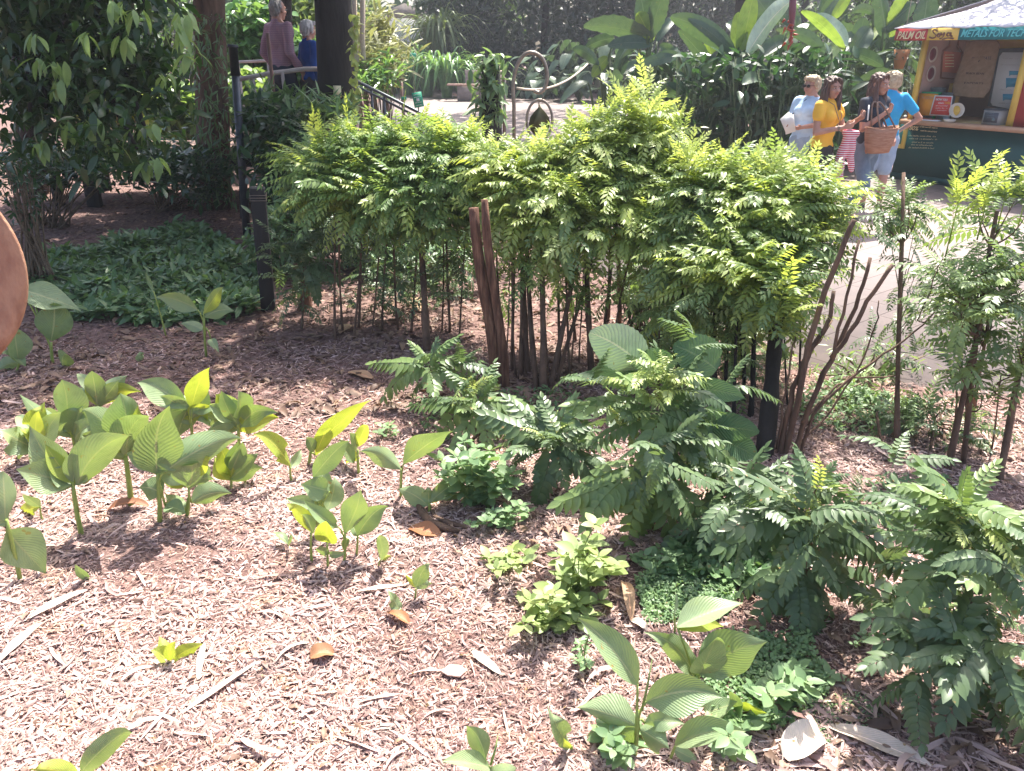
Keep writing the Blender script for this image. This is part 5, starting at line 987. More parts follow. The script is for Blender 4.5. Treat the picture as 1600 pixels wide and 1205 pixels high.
mb.build('petals', 'flower_red', root); mb = MB(); tube(mb, [P(1240, -25, 12), P(1238, 20, 12), P(1236, 66, 12)], [.05, .05, .01], 8); mb.build('stalk', 'plum', root)
root = empty('hanging_pot', P(1403, 82, 13.9), 'terracotta hanging pot beside the kiosk post', 'plant pot'); mb = MB(); cc = P(1404, 108, 13.9); lathe(mb, [(0, 0), (.07, .0), (.13, .3), (.12, .3), (.06, .03)], cc, (0, 0, 1), 18); mb.build('pot', 'terracotta', root)
mb = MB(); tube(mb, [cc+[0, 0, .3], cc+[0, 0, 1.2]], .006, 5); mb.build('wire', 'hoop_metal', root)
mb = MB(); OO = np.array([cc+[random.uniform(-.1, .1), 0, .3] for _ in range(60)]); scatter_leaves(mb, OO, rng.normal(size=(60, 3))+[0, 0, .3], np.full(60, .2), LF_N); mb.build('foliage', 'banana', root)
# shrubs on the far side of the path
for i, (x, y, D, h, n, l) in enumerate([(905, 125, 33, 2.4, 26, 'big-leaved aroid clump beside the rope'), (850, 135, 34, 1.7, 18, 'low aroid clump seen through the hoop'), (960, 130, 32, 2.2, 20, 'aroid clump at the right end of the far bed')]):
    c = dn(P(x, y, D), 0); root = empty('aroid_clump', c, l, 'plant', 'aroid clumps on the far side of the path'); lv = MB(); st = MB()
    for k in range(n*2):
        a = random.uniform(0, 6.28); o = np.array([math.cos(a), math.sin(a), 0]); b = c+o*random.uniform(.2, 1.3)+[0, 0, h*random.uniform(.2, 1)]; t = b+o*.5+[0, 0, random.uniform(-.8, .1)]
        blade(lv, bez(b, (b+t)/2+[0, 0, .1], t, 9), np.cross(o, [0, 0, 1]), .24, 2, .6, .6, .15, .05, random.random()); tube(st, bez(c, (c+b)/2+[0, 0, .2], b, 5), .012, 5)
    lv.build('foliage', 'banana', root); st.build('stem', 'under_stem', root)
fs = [(820, 150, 21, 50, 30, 'dark fine-leaved shrub behind the hoop'), (900, 100, 23, 70, 50, 'tall dark shrub above the aroids'), (760, 100, 24, 60, 55, 'dark shrub behind the vine post'), (1000, 100, 20, 60, 60, 'dark shrub behind the left banana'), (655, 92, 27, 25, 22, 'light leafy shrub behind the cordyline'), (720, 70, 26, 50, 50, 'mid green shrub right of the cordyline'), (1060, 130, 18, 60, 60, 'deep green shrub behind the heliconia clump'), (578, 50, 26, 22, 45, 'pale airy shrub above the gold leaves')]
for x, y, D, rx, ry, l in fs: understory(l, [ell(x, y, rx, ry, max(D*1.7, 36), 40), ell(x+rx*.5, y+ry*.4, rx*.7, ry*.5, max(D*1.7, 36)-.5, 30)], 2300, .36, 'tree_leaf_light' if 'light' in l or 'pale' in l else ('tree_leaf' if 'mid' in l else 'tree_leaf_dark'), group='background shrubs beyond the path')
# left background seen under the trees
for x, y, D, rx, ry, mt, l in [(400, 60, 15, 50, 60, 'strap', 'bright broad-leaved plant behind the vined trunk'), (465, 30, 16, 70, 60, 'tree_leaf_light', 'pale feathery foliage behind the couple'), (180, 150, 15, 60, 30, 'curry_bright', 'sunlit yellow shrub seen between the dark leaves'), (300, 170, 13.5, 50, 30, 'curry_left', 'sunlit green shrub left of the pipe post'), (400, 150, 13.2, 45, 25, 'curry_left', 'sunlit shrub behind the far handrail'), (100, 60, 20, 120, 90, 'tree_leaf', 'dark shrub wall at the far left'), (260, 60, 19, 90, 80, 'tree_leaf', 'dark shrub wall left of the vined trunk'), (495, 100, 13.5, 30, 40, 'strap', 'green shrub between the couple and the trunk')]:
    understory(l, [ell(x, y, rx, ry, D), ell(x-rx*.4, y+ry*.5, rx*.7, ry*.6, D)], 1500, .2, mt, LF_W if D < 17 else LF, group='sunlit shrubs behind the walkway')
# background trees
BT = 'background trees'
for i, (x, D, h, cr, mt, l) in enumerate([(-14, 24, 7.5, 3.2, 'tree_leaf', 'dark tree far left behind the glossy leaves'), (-8, 26, 8, 3.4, 'tree_leaf', 'tree standing behind the vined trunk'), (-6.6, 30, 8.5, 2.0, 'tree_leaf_light', 'light-leaved tree above the couple'),
        (1.0, 27, 8.5, 3.6, 'tree_leaf_dark', 'large black-green tree at the top centre'), (4.6, 26, 8, 3.4, 'tree_leaf_dark', 'dark tree right of the top centre'), (-1.6, 30, 6.5, 1.7, 'tree_leaf', 'slim dark tree left of the big black-green one'), (8.5, 25, 8, 3, 'tree_leaf', 'tree behind the tall bananas'),
        (12.5, 27, 8, 3, 'tree_leaf', 'tree behind the kiosk left corner'), (17, 27, 7.2, 3, 'tree_leaf', 'tree above the kiosk roof'), (22, 30, 7.5, 3.5, 'tree_leaf', 'tree at the far right behind the kiosk'), (-19, 30, 9, 4, 'tree_leaf_dark', 'tree beyond the left edge')]):
    if x < 12: x, D, h, cr = x*1.6, D*1.6, h*1.5, cr*1.5
    b = np.array([x, D, 0.]); leafy_tree(l, b, [b-[0, 0, .1], b+[.1, 0, h*.3], b+[-.1, 0, h*.55], b+[0, 0, h*.8]], .22, .1, [E(x, D, h*.42, cr, cr*.8, h*.3), E(x+cr*.4, D, h*.7, cr*.8, cr*.7, h*.3), E(x-cr*.5, D, h*.72, cr*.7, cr*.7, h*.25), E(x, D, h*.2, cr*.9, cr*.5, h*.18)], 7000, .34 if x >= 12 else .5, mt, 'bark_dark', 10, name='background_tree', group=BT, branches=20, low=1, shell=.35)
lv = MB(); n = 26000; x = rng.uniform(-80, 90, n); y = rng.uniform(62, 70, n); gap = (np.abs(x+8.6) < 3.4); z = rng.uniform(0, 14, n)*np.where(gap, .33, 1); k = ~((x > 32) & (z > 10.5))
O = np.stack([x, y, z], -1)[k]; DD = rng.normal(size=(len(O), 3)); scatter_leaves(lv, O, DD, np.full(len(O), 1.6), LF, .4, .3); tag(lv.build('far_woodland', 'tree_leaf_dark'), 'dark far-off wood closing the view behind the garden', None, None, 'stuff')
mb = MB(); q = P(638, 62, 58); box(mb, dn(q, 1.9), (5, 2, 3.8)); rt = empty('far_building', dn(q, 0), 'small bluish building glimpsed below the sky gap', 'building'); mb.build('wall', 'screen_grey', rt, False)
mb = MB(); prism(mb, np.array([[-2.3, 0], [2.3, 0], [0, .9]]), dn(q, 3.803)-[0, 1.2, 0], (1, 0, 0), (0, 0, 1), np.array([0, 1., 0]), 2.4); mb.build('roof', 'stone', rt, False)
# ================================================================== THE KIOSK
KA = np.array([6.35, 12.7, 0.]); KU = nrm([.555, -.832, 0]); KV = nrm([.832, .555, 0]); KZ = np.array([0, 0, 1.]); KM = [KU, KV, KZ]
def K(a, b, z): return KA+KU*a+KV*b+KZ*z
def KP(px, py, b=0.0):
    """where the ray of a pixel meets the kiosk plane b metres behind its front: (a, z)"""
    d = ray(px, py); o = np.array([0, 0, CH]); t = np.dot(KA+KV*b-o, KV)/np.dot(d, KV); p = o+d*t
    return float(np.dot(p-KA, KU)), float(p[2])
kiosk = empty('kiosk', KA, 'food stall kiosk with white canvas roof, painted name boards and dark teal base', 'kiosk')
a0 = KP(1397, 250)[0]; aE = 3.4; ap = KP(1425, 150)[0]; zc = KP(1500, 200, -.12)[1]
def kbox(mb, a_0, a_1, b0, b1, z0, z1, rnd=.5): box(mb, K((a_0+a_1)/2, (b0+b1)/2, (z0+z1)/2), (a_1-a_0, b1-b0, z1-z0), KM, rnd)
zc = .93
mb = MB(); kbox(mb, a0, aE, 0, .06, .0, zc-.06); kbox(mb, a0, a0+.05, .062, 1.6, 0, zc-.06); kbox(mb, a0-.01, aE, -.02, -.002, 0, .1); mb.build('base_wall', 'kiosk_teal', kiosk, False)
mb = MB(); kbox(mb, ap-.02, aE, -.16, -.0, zc-.07, zc); mb.build('counter_edge', 'counter_wood', kiosk, False)
mb = MB(); kbox(mb, ap-.02, aE, .002, 1.3, zc-.05, zc+.002); mb.build('counter', 'counter_top', kiosk, False)
zt = KP(1420, 70, 0)[1]+.05; 
mb = MB(); kbox(mb, ap, ap+.07, -.01, .06, zc, zt+.1); mb.build('post', 'yellow_paint', kiosk, False); mb = MB(); ar = KP(1590, 120)[0]; kbox(mb, ar, ar+.09, -.01, .06, zc, zt+.15); mb.build('post', 'yellow_paint', kiosk, False)
mb = MB(); kbox(mb, ar+.095, aE, .0, .05, zc, zt+.1); mb.build('side_board', 'red_panel', kiosk, False)
mb = MB(); kbox(mb, ap+.01, aE, 1.3, 1.35, zc, zt+.3); kbox(mb, ap+.005, ap+.03, .062, 1.298, zc, zt+.3); mb.build('inner_wall', 'panel_mauve', kiosk, False)
mb = MB(); kbox(mb, ap+.035, aE-.1, 1.285, 1.297, zt-.22, zt+.28); mb.build('inner_frieze', 'yellow_paint', kiosk, False)
# L-shaped yellow trim of the open flap left of the counter
mb = MB(); p0 = KP(1415, 192, -.02); p1 = KP(1411, 232, -.02); p2 = KP(1388, 229, -.02); kbox(mb, p1[0]-.03, p1[0]+.03, -.06, -.025, p1[1], p0[1]); kbox(mb, p2[0]-.1, p1[0]-.031, -.06, -.025, p1[1], p1[1]+.06); mb.build('flap_trim', 'yellow_paint', kiosk, False)
# fascia boards
bf = -.42; f0 = KP(1397, 63, bf); f1 = KP(1447, 63, bf); f2 = KP(1496, 62, bf); zb = KP(1450, 63, bf)[1]; zh = KP(1450, 44, bf)[1]-zb
for nm, x0, x1, mt in [('palm_board', f0[0], f1[0], 'red_panel'), ('soya_board', f1[0]+.002, f2[0], 'yellow_panel'), ('metals_board', f2[0]+.002, aE, 'teal_panel')]:
    mb = MB(); kbox(mb, x0, x1, bf, bf+.03, zb, zb+zh); mb.build(nm, mt, kiosk, False)
mb = MB(); box(mb, K(f0[0]+.015, (bf+2)/2+.03, zb+zh/2), (.03, 2-bf-.06, zh), KM); mb.build('side_valance', 'red_panel', kiosk, False)
def kroof():
    mb = MB(); zr = zb+zh; hr = .6; c0 = K(f0[0]-.02, bf-.02, zr+.003); c1 = K(aE, bf-.02, zr+.003); b0 = K(f0[0]-.02, 2.2, zr+.003); b1 = K(aE, 2.2, zr+.003); r0 = K(f0[0]+1.35, .9, zr+hr); r1 = K(aE, .9, zr+hr)
    for A_, B_, C_, D_ in [(c0, c1, r0, r1), (b0, b1, r0, r1)]:
        n = 22; m = 10; V = []
        for i in range(m):
            t = i/(m-1); s_, e_ = A_*(1-t)+C_*t, B_*(1-t)+D_*t
            for j in range(n): u = j/(n-1); V.append(s_*(1-u)+e_*u+KZ*(-.035*math.sin(math.pi*t)*(1+.25*math.sin(u*22+t*4))+.012*math.sin(u*40+t*9)))
        i, j = np.meshgrid(np.arange(m-1), np.arange(n-1), indexing='ij'); mb.add(V, np.stack([i*n+j, i*n+j+1, (i+1)*n+j+1, (i+1)*n+j], -1).reshape(-1, 4))
    mb.add([c0, b0, r0], np.array([[0, 1, 2]])); o = mb.build('canvas_roof', 'canvas', kiosk); md = o.modifiers.new('thickness', 'SOLIDIFY'); md.thickness = .008
kroof()
def ktext(txt, px, py, hpx, wpx, b, mat, shear=0.0, parent=None, name='lettering', bold=0.0, depth=.004, rot=0.0):
    a_, z_ = KP(px, py, b); a2, z2 = KP(px+wpx, py, b); _, z3 = KP(px, py-hpx, b)
    cu = bpy.data.curves.new(name, 'FONT'); cu.body = txt; cu.size = 1; cu.shear = shear; cu.extrude = depth/2; cu.offset = bold; cu.resolution_u = 3
    o = bpy.data.objects.new(name, cu); C.objects.link(o); bpy.context.view_layer.update()
    w_ = max(o.dimensions[0], 1e-3); h_ = .72; me = bpy.data.meshes.new_from_object(o.evaluated_get(bpy.context.evaluated_depsgraph_get())); bpy.data.objects.remove(o)
    sx = (a2-a_)/w_; sy = (z3-z_)/h_; pr = parent or kiosk; org = K(a_, b-.003, z_)-parent_origin(pr)
    M = Matrix(((KU[0]*sx, 0, -KV[0], org[0]), (KU[1]*sx, 0, -KV[1], org[1]), (0, sy, 0, org[2]), (0, 0, 0, 1)))
    if rot: M = Matrix.Translation(org)@Matrix.Rotation(rot, 4, Vector(KV))@Matrix.Translation(-Vector(org))@M
    me.transform(M); me.materials.clear(); me.materials.append(MATS[mat]); o = bpy.data.objects.new(name, me); C.objects.link(o); o.parent = pr; return o
ktext('PALM OIL', 1400.5, 61, 12, 44, bf-.004, 'cream_letter', .35, bold=.012)
ktext('METALS FOR TECH', 1500, 58, 11.5, 104, bf-.004, 'teal_letter', .35, bold=.012)
def kstroke(strokes, b, mat, r=.006, name='lettering', parent=None):
    mb = MB()
    for st in strokes:
        pts = np.array([K(*((lambda q: (q[0], b, q[1]))(KP(x, y, b)))) for x, y in st]); n = len(pts); u = np.linspace(0, n-1, 4*n); Q = np.stack([np.interp(u, range(n), pts[:, k]) for k in range(3)], -1)
        for _ in range(3): Q[1:-1] = (Q[:-2]+2*Q[1:-1]+Q[2:])/4
        tube(mb, Q, r*(1+.3*np.sin(np.linspace(0, 9, len(Q)))), 6)
    return mb.build(name, mat, parent or kiosk)
kstroke([[(1465, 49), (1461, 46), (1457, 48), (1459, 52), (1463, 55), (1461, 59), (1456, 60), (1452, 58)], [(1467, 52), (1464, 55), (1466, 59), (1469, 56), (1467, 52)], [(1470, 51), (1471, 56), (1476, 51)], [(1476, 51), (1474, 57), (1470, 61), (1468, 60)], [(1485, 52), (1481, 51), (1479, 55), (1481, 57), (1484, 55), (1486, 50), (1485, 56), (1488, 57)], [(1472, 62), (1480, 59.5), (1490, 60.5)]], bf-.008, 'brown_letter', .0095)
ktext('80%', 1420, 203, 7, 15, -.004, 'cream_letter', .3, bold=.01)
ktext("of the world's soya is", 1437, 199, 2.6, 28, -.004, 'cream_letter', .2)
ktext("used for animal feed", 1438, 205, 2.6, 26, -.004, 'cream_letter', .2)
def scribble(x0, y0, x1, y1, b, h, mat, parent=None, slope=0.0, name='small_print', seed=0):
    """writing too small to read: a row of short letter-like strokes"""
    r = random.Random(seed+int(x0*y0)); mb = MB(); x = x0
    while x < x1:
        if r.random() > .16:
            t = (x-x0)/(x1-x0); y = y0+(y1-y0)*t; a_, z_ = KP(x, y, b); a2, z2 = KP(x+.9, y-h*r.choice([.6, .6, 1]), b); box(mb, K((a_+a2)/2, b-.003, (z_+z2)/2), (abs(a2-a_)*r.uniform(.4, .9), .003, abs(z2-z_)), KM)
        x += 1.25
    mb.build(name, mat, parent or kiosk, False)
for k, (x0, x1, y) in enumerate([(1420, 1462, 213), (1421, 1464, 217.5), (1425, 1458, 223), (1424, 1457, 227), (1420, 1460, 231.5)]): scribble(x0, y, x1, y+1.5, -.004, 2.4, 'cream_letter', seed=k)
def KL(px, py, off=.04):
    d = ray(px, py); o = np.array([0, 0, CH]); q = K(ap+off, 0, 0); t = np.dot(q-o, KU)/np.dot(d, KU); p = o+d*t; return float(np.dot(p-KA, KV)), float(p[2])
# plates on the inner wall
for i, (x, y, l) in enumerate([(1456, 85, 'upper plum-coloured plate with pale rim on the kiosk inner wall'), (1453, 115, 'lower dark plate with pale rim on the kiosk inner wall')]):
    b_, z_ = KL(x, y); c = K(ap+.05, b_, z_); n_ = KU; rt = empty('wall_plate', c, l, 'plate', 'plates hung inside the kiosk'); r_ = 11.5/scl(c)
    mb = MB(); lathe(mb, [(0, .0), (r_*.75, .004), (r_, .02), (r_*1.02, .01), (r_*.7, -.012), (0, -.012)], c, n_, 28); mb.build('rim', 'carton', rt); mb = MB(); lathe(mb, [(0, .012), (r_*.72, .012), (r_*.8, .004), (0, 0)], c, n_, 24); mb.build('centre', 'plum', rt)
rt = empty('bottle_sign', K(ap+.04, KL(1486, 120)[0], zc), 'red board inside a dark bottle-shaped outline at the kiosk back', 'sign'); b = 1.2
mb = MB(); tube(mb, [K(ap+.05, *KL(x, y)) for x, y in [(1483, 62), (1483, 72), (1473, 79), (1471, 90), (1469, 122), (1500, 124), (1504, 84), (1501, 78), (1496, 73), (1497, 62)]], .014, 6); mb.build('outline', 'brown_letter', rt)
mb = MB(); q = [KL(x, y) for x, y in [(1474, 80), (1502, 82), (1499, 115), (1471, 112)]]; prism(mb, np.array(q), KA+KU*(ap+.036), KV, KZ, KU, .008); mb.build('panel', 'panel_red', rt, False)
mb = MB()
for k in range(5):
    for x in range(1477, 1491, 2): q = KL(x, 86+k*4.5); box(mb, K(ap+.046, q[0], q[1]), (.003, .03, .012), KM)
mb.build('small_print', 'cream_letter', rt, False)
# sack
rt = empty('hanging_sack', K(KP(1520, 150, .7)[0], .7, zc), 'brown hessian sack with dark printing leaning in the kiosk', 'sack')
def ksheet(px_poly_rows, b0, b1, mat, name, rt, bulge=.03, thick=.03, wrinkle=.01):
    n = len(px_poly_rows); m = 14; V = []
    for i, (l, r) in enumerate(px_poly_rows):
        b = b0+(b1-b0)*i/(n-1); L_ = KP(*l, b); R_ = KP(*r, b)
        for j in range(m): t = j/(m-1); V.append(K(L_[0]*(1-t)+R_[0]*t, b-bulge*math.sin(math.pi*t)+wrinkle*math.sin(i*1.7+t*11), L_[1]*(1-t)+R_[1]*t))
    mb = MB(); i, j = np.meshgrid(np.arange(n-1), np.arange(m-1), indexing='ij'); mb.add(V, np.stack([i*m+j, i*m+j+1, (i+1)*m+j+1, (i+1)*m+j], -1).reshape(-1, 4)); o = mb.build(name, mat, rt); md = o.modifiers.new('t', 'SOLIDIFY'); md.thickness = thick; return o
ksheet([((1512, 67), (1556, 62)), ((1511, 74), (1562, 72)), ((1509, 84), (1561, 84)), ((1505, 96), (1558, 97)), ((1499, 110), (1555, 112)), ((1494, 124), (1551, 128)), ((1491, 138), (1546, 143)), ((1490, 150), (1537, 154))], .85, .45, 'sacking', 'cloth', rt, .05, .04)
ktext('OLD ESTATE', 1518, 94, 5, 30, .62, 'sack_ink', 0, rt, rot=R(-2)); ktext('BLACK BEAN', 1509, 116, 3.2, 28, .5, 'sack_ink', 0, rt); ktext('EXPORTS', 1506, 131, 3.2, 30, .42, 'sack_ink', 0, rt)
kstroke([[(1514, 101), (1546, 102)]], .6, 'sack_ink', .004, 'printed_line', rt); mb = MB(); q = KP(1531, 97, .6); ellipsoid(mb, K(q[0], .6, q[1]), (.03, .012, .03)); mb.build('printed_mark', 'sack_ink', rt)
# phone-shaped board
rt = empty('chat_board', K(KP(1570, 165, .5)[0], .5, zc), 'tall pale board like a phone screen with blue speech bubbles', 'sign'); b = .5
def kpoly(pts, b, t, mat, name, rt): mb = MB(); prism(mb, np.array([KP(x, y, b) for x, y in pts]), KA+KV*b, KU, KZ, -KV, t); mb.build(name, mat, rt, False)
kpoly([(1563, 76), (1612, 74), (1614, 180), (1592, 176), (1544, 166)], b+.03, .03, 'radio_dark', 'frame', rt)
kpoly([(1567, 82), (1598, 82), (1605, 86), (1596, 168), (1590, 173), (1551, 165), (1548, 160), (1562, 88)], b-.005, .006, 'screen_grey', 'screen', rt)
for x0, y0, x1, y1 in [(1577, 111, 1596, 117), (1572, 122, 1596, 136), (1567, 147, 1590, 156)]: kpoly([(x0, y0), (x1, y0), (x1, y1), (x0+3, y1), (x0, y1+2)], b-.012, .004, 'bubble_blue', 'speech_bubble', rt)
for k, (x0, x1, y) in enumerate([(1568, 590+1000, 92), (1564, 1594, 102), (1562, 1580, 141), (1560, 1588, 162)]): scribble(x0, y, x1, y+.5, b-.012, 1.6, 'radio_grey', rt, seed=k)
# goods on the counter
def kcan(label, px, py, r, h, b, mat='tin'):
    b = next((q for q in np.arange(b, .02, -.02) if KP(px, py, q)[0] > ap+.13), .05); a_, _ = KP(px, py, b); c = K(a_, b, zc+.004); rt = empty('tin_can', c, label, 'tin can', 'tin cans on the kiosk counter'); s = scl(c); r /= s; h /= s
    mb = MB(); lathe(mb, [(0, 0), (r, 0), (r, .005), (r*.97, .01), (r*.97, h*.3), (r*.99, h*.32), (r*.97, h*.34), (r*.97, h-.01), (r, h-.005), (r*.95, h), (r*.93, h-.008), (0, h-.008)], c, KZ, 24); mb.build('body', mat, rt)
kcan('larger dark tin can below the lower plate in the kiosk', 1466, 140, 11, 44, .7); kcan('smaller tin can right of the larger can in the kiosk', 1482, 146, 11, 38, .45); kcan('round wooden lidded jar near the sack in the kiosk', 1493, 135, 9, 48, .9, 'mustard')
def kcard(label, pts, b, mat, border=None, name='card_sign', lines=()):
    pts2 = [KP(x, y, b) for x, y in pts]; am = np.mean([p[0] for p in pts2]); rt = empty(name, K(am, b, zc), label, 'sign'); kpoly(pts, b, .008, border or mat, 'board', rt)
    if border: c = np.mean(pts, 0); kpoly([tuple(c+(np.array(p)-c)*.9) for p in pts], b-.009, .003, mat, 'face', rt)
    for t, x, y, h, w_, m_ in lines: ktext(t, x, y, h, w_, b-.015, m_, 0, rt, bold=.008)
    return rt
kcard('orange paper sign behind the red sign on the counter', [(1437, 146), (1466, 147), (1464, 181), (1435, 180)], .12, 'orange_card', lines=[('A CORN', 1440, 154, 4, 20, 'counter_wood')])
rt = kcard('red sign with white border standing on the kiosk counter', [(1461, 149), (1489, 150), (1484, 182), (1452, 180)], .04, 'red_card', 'white_card', lines=[('NOW YOU', 1462, 157, 3.6, 18, 'white_card'), ('can', 1466, 162, 3, 8, 'white_card'), ('help', 1476, 162, 4, 9, 'orange_card')])
for k in range(3): scribble(1462, 166+k*3.6, 1480, 166.4+k*3.6, .02, 1.6, 'white_card', rt, seed=k)
a_, z_ = KP(1438, 143, .25); a2, _ = KP(1470, 143, .25); mb = MB(); kbox(mb, a_, a2, .2, .3, z_-.03, z_); kbox(mb, a_+.01, a_+.03, .22, .26, zc+.002, z_-.031); kbox(mb, a2-.03, a2-.01, .22, .26, zc+.002, z_-.031); rt = empty('green_shelf', K(a_, .25, zc), 'bright green plastic bar standing behind the orange sign', 'rack'); mb.build('bar', 'green_plastic', rt, False)
a_, _ = KP(1420, 175, .05); mb = MB(); kbox(mb, a_, a_+.13, .02, .1, zc+.003, zc+.17); rt = empty('leaflet_holder', K(a_, .06, zc), 'small clear pinkish leaflet holder at the left end of the counter', 'leaflet holder'); mb.build('box', 'lips', rt, False)
rt = empty('takeaway_box', K(KP(1495, 180, -.03)[0], -.03, zc), 'open takeaway carton with yellow food on the counter', 'food box'); a_, z_ = KP(1494, 173, .02); c = K(a_, .02, z_); mb = MB(); lathe(mb, [(0, -.012), (.075, -.008), (.1, .03), (.108, .032), (.104, .022), (.08, -.014), (0, -.018)], c, nrm(np.array([-.25, -1, .25])), 22); mb.build('lid', 'carton', rt)
mb = MB(); ellipsoid(mb, c, (.06, .02, .07), KM); mb.build('food', 'mustard', rt); mb = MB(); a_ = KP(1486, 184, -.06)[0]; lathe(mb, [(0, 0), (.07, 0), (.09, .04), (.085, .04), (.06, .01), (0, .01)], K(a_, -.08, zc+.004), KZ, 18); mb.build('tray', 'carton', rt)
rt = empty('leaflet_stack', K(KP(1445, 183, -.07)[0], -.07, zc), 'stack of pink and white papers lying on the counter', 'papers'); mb = MB(); a_ = KP(1432, 183, -.07)[0]; kbox(mb, a_, a_+.38, -.13, .0, zc+.003, zc+.018); mb.build('papers', 'white_card', rt, False); mb = MB(); kbox(mb, a_+.02, a_+.3, -.12, -.01, zc+.0185, zc+.026); mb.build('top_paper', 'lips', rt, False)
a_, z_ = KP(1534, 190, -.04); a2, z2 = KP(1566, 166, -.04); rt = empty('radio', K((a_+a2)/2, 0, zc), 'grey box radio with dark front and round dial on the counter', 'radio')
mb = MB(); kbox(mb, a_, a2, -.04, .22, zc+.004, zc+.2); mb.build('case', 'radio_grey', rt, False); mb = MB(); kbox(mb, a_+.02, a2-.02, -.046, -.041, zc+.035, zc+.17); mb.build('front', 'radio_dark', rt, False)
mb = MB(); kbox(mb, a_-.01, a2+.01, -.05, .23, zc+.2015, zc+.215); mb.build('lid', 'radio_dark', rt, False); mb = MB(); lathe(mb, [(0, .02), (.018, .02), (.02, 0)], K(a2-.07, -.046, zc+.075), -KV, 18); mb.build('dial', 'tin', rt)
for k in range(4): scribble(1542, 174+k*3.5, 1553, 174.5+k*3.5, -.05, 1, 'tin', rt, seed=k)
# ================================================================== PEOPLE
def capsule(mb, p0, p1, r0, r1, sides=12):
    p0 = np.array(p0, float); p1 = np.array(p1, float); d = nrm(p1-p0); a = [p0-d*r0*.98, p0-d*r0*.7, p0-d*r0*.3]; ra = [r0*.15, r0*.7, r0*.95]
    b = [p1+d*r1*.3, p1+d*r1*.7, p1+d*r1*.98]; rb = [r1*.95, r1*.7, r1*.15]; pts = np.array(a+[p0*.75+p1*.25, p0*.5+p1*.5, p0*.25+p1*.75]+b)
    tube(mb, pts, np.array(ra+[r0*.75+r1*.25, (r0+r1)/2, r0*.25+r1*.75]+rb), sides)
def remesh(parts, voxel, smooth, mat, name, parent, xf=None):
    """parts: ('c', p0, p1, r0, r1) tapered limbs and ('e', centre, radii[, axes]) lumps, fused into one continuous skin"""
    mb = MB()
    for p in parts:
        if p[0] == 'c': capsule(mb, *p[1:])
        else: ellipsoid(mb, *p[1:])
    if xf is not None: mb.V = [xf(v) for v in mb.V]
    o = mb.build('tmp', mat); m = o.modifiers.new('r', 'REMESH'); m.mode = 'VOXEL'; m.voxel_size = voxel; m.use_smooth_shade = True
    fold = {'cloth': .006, 'denim': .006, 'hair': .007}.get(mat.split('_')[0], 0)
    if smooth: s = o.modifiers.new('s', 'SMOOTH'); s.factor = .5; s.iterations = smooth
    bpy.context.view_layer.update(); me = bpy.data.meshes.new_from_object(o.evaluated_get(bpy.context.evaluated_depsgraph_get()))
    old = o.data; bpy.data.objects.remove(o); bpy.data.meshes.remove(old); me.name = name
    if fold:                                               # creases in cloth, strands in hair
        n_ = len(me.vertices); co = np.zeros(n_*3, np.float32); me.vertices.foreach_get('co', co); co = co.reshape(-1, 3); no = np.zeros(n_*3, np.float32); me.vertices.foreach_get('normal', no); no = no.reshape(-1, 3); x, y, z = co.T; s0 = random.uniform(0, 6)
        if mat[:4] == 'hair': a_ = np.sin(x*170+4*np.sin(z*14+s0))*.5+np.sin(y*190+x*90+3*np.sin(z*19))*.5
        else: a_ = np.sin(z*34+x*22+3*np.sin(x*11+s0)+2*np.sin(y*13))*.6+np.sin(z*13-x*31+2.5*np.sin(z*9+y*17+s0))*.6
        me.vertices.foreach_set('co', (co+no*(a_*fold)[:, None]).astype(np.float32).ravel()); me.update()
    me.materials.clear(); me.materials.append(MATS[mat])
    o2 = bpy.data.objects.new(name, me); C.objects.link(o2); o2.parent = parent; return o2
def rotz(p, a): c, s = math.cos(a), math.sin(a); p = np.asarray(p, float); return np.stack([p[..., 0]*c-p[..., 1]*s, p[..., 0]*s+p[..., 1]*c, p[..., 2]], -1)
def hand(parts, wrist, elbow, side, curl=.8, palm_n=None):
    """palm with four unequal bent fingers and a thumb leaving its side"""
    w_ = np.array(wrist, float); d = nrm(w_-np.array(elbow)); n_ = nrm(palm_n) if palm_n is not None else nrm(np.cross(d, [0, 0, 1])+1e-3); n_ = nrm(n_-d*np.dot(n_, d)); x = np.cross(d, n_)*side
    c = w_+d*.045; parts.append(('c', w_+d*.005, w_+d*.05, .024, .03)); parts.append(('e', c+d*.01, (.04, .016, .042), [x, n_, d]))
    for i, (o, L) in enumerate([(-.03, .062), (-.01, .074), (.01, .07), (.03, .055)]):
        b = w_+d*.08+x*o; k = curl*(.8+.1*i); m = b+(d*math.cos(k*.6)+n_*math.sin(k*.6))*L*.45; e = m+(d*math.cos(k*1.5)+n_*math.sin(k*1.5))*L*.5
        parts += [('c', b-d*.01, m, .0095, .009), ('c', m, e, .009, .0075)]
    t0 = w_+d*.03-x*.03; t1 = t0+(d*.6-x*.7+n_*.3)*.04; parts += [('c', t0, t1, .012, .010), ('c', t1, t1+(d*.9+n_*.4)*.028, .010, .008)]
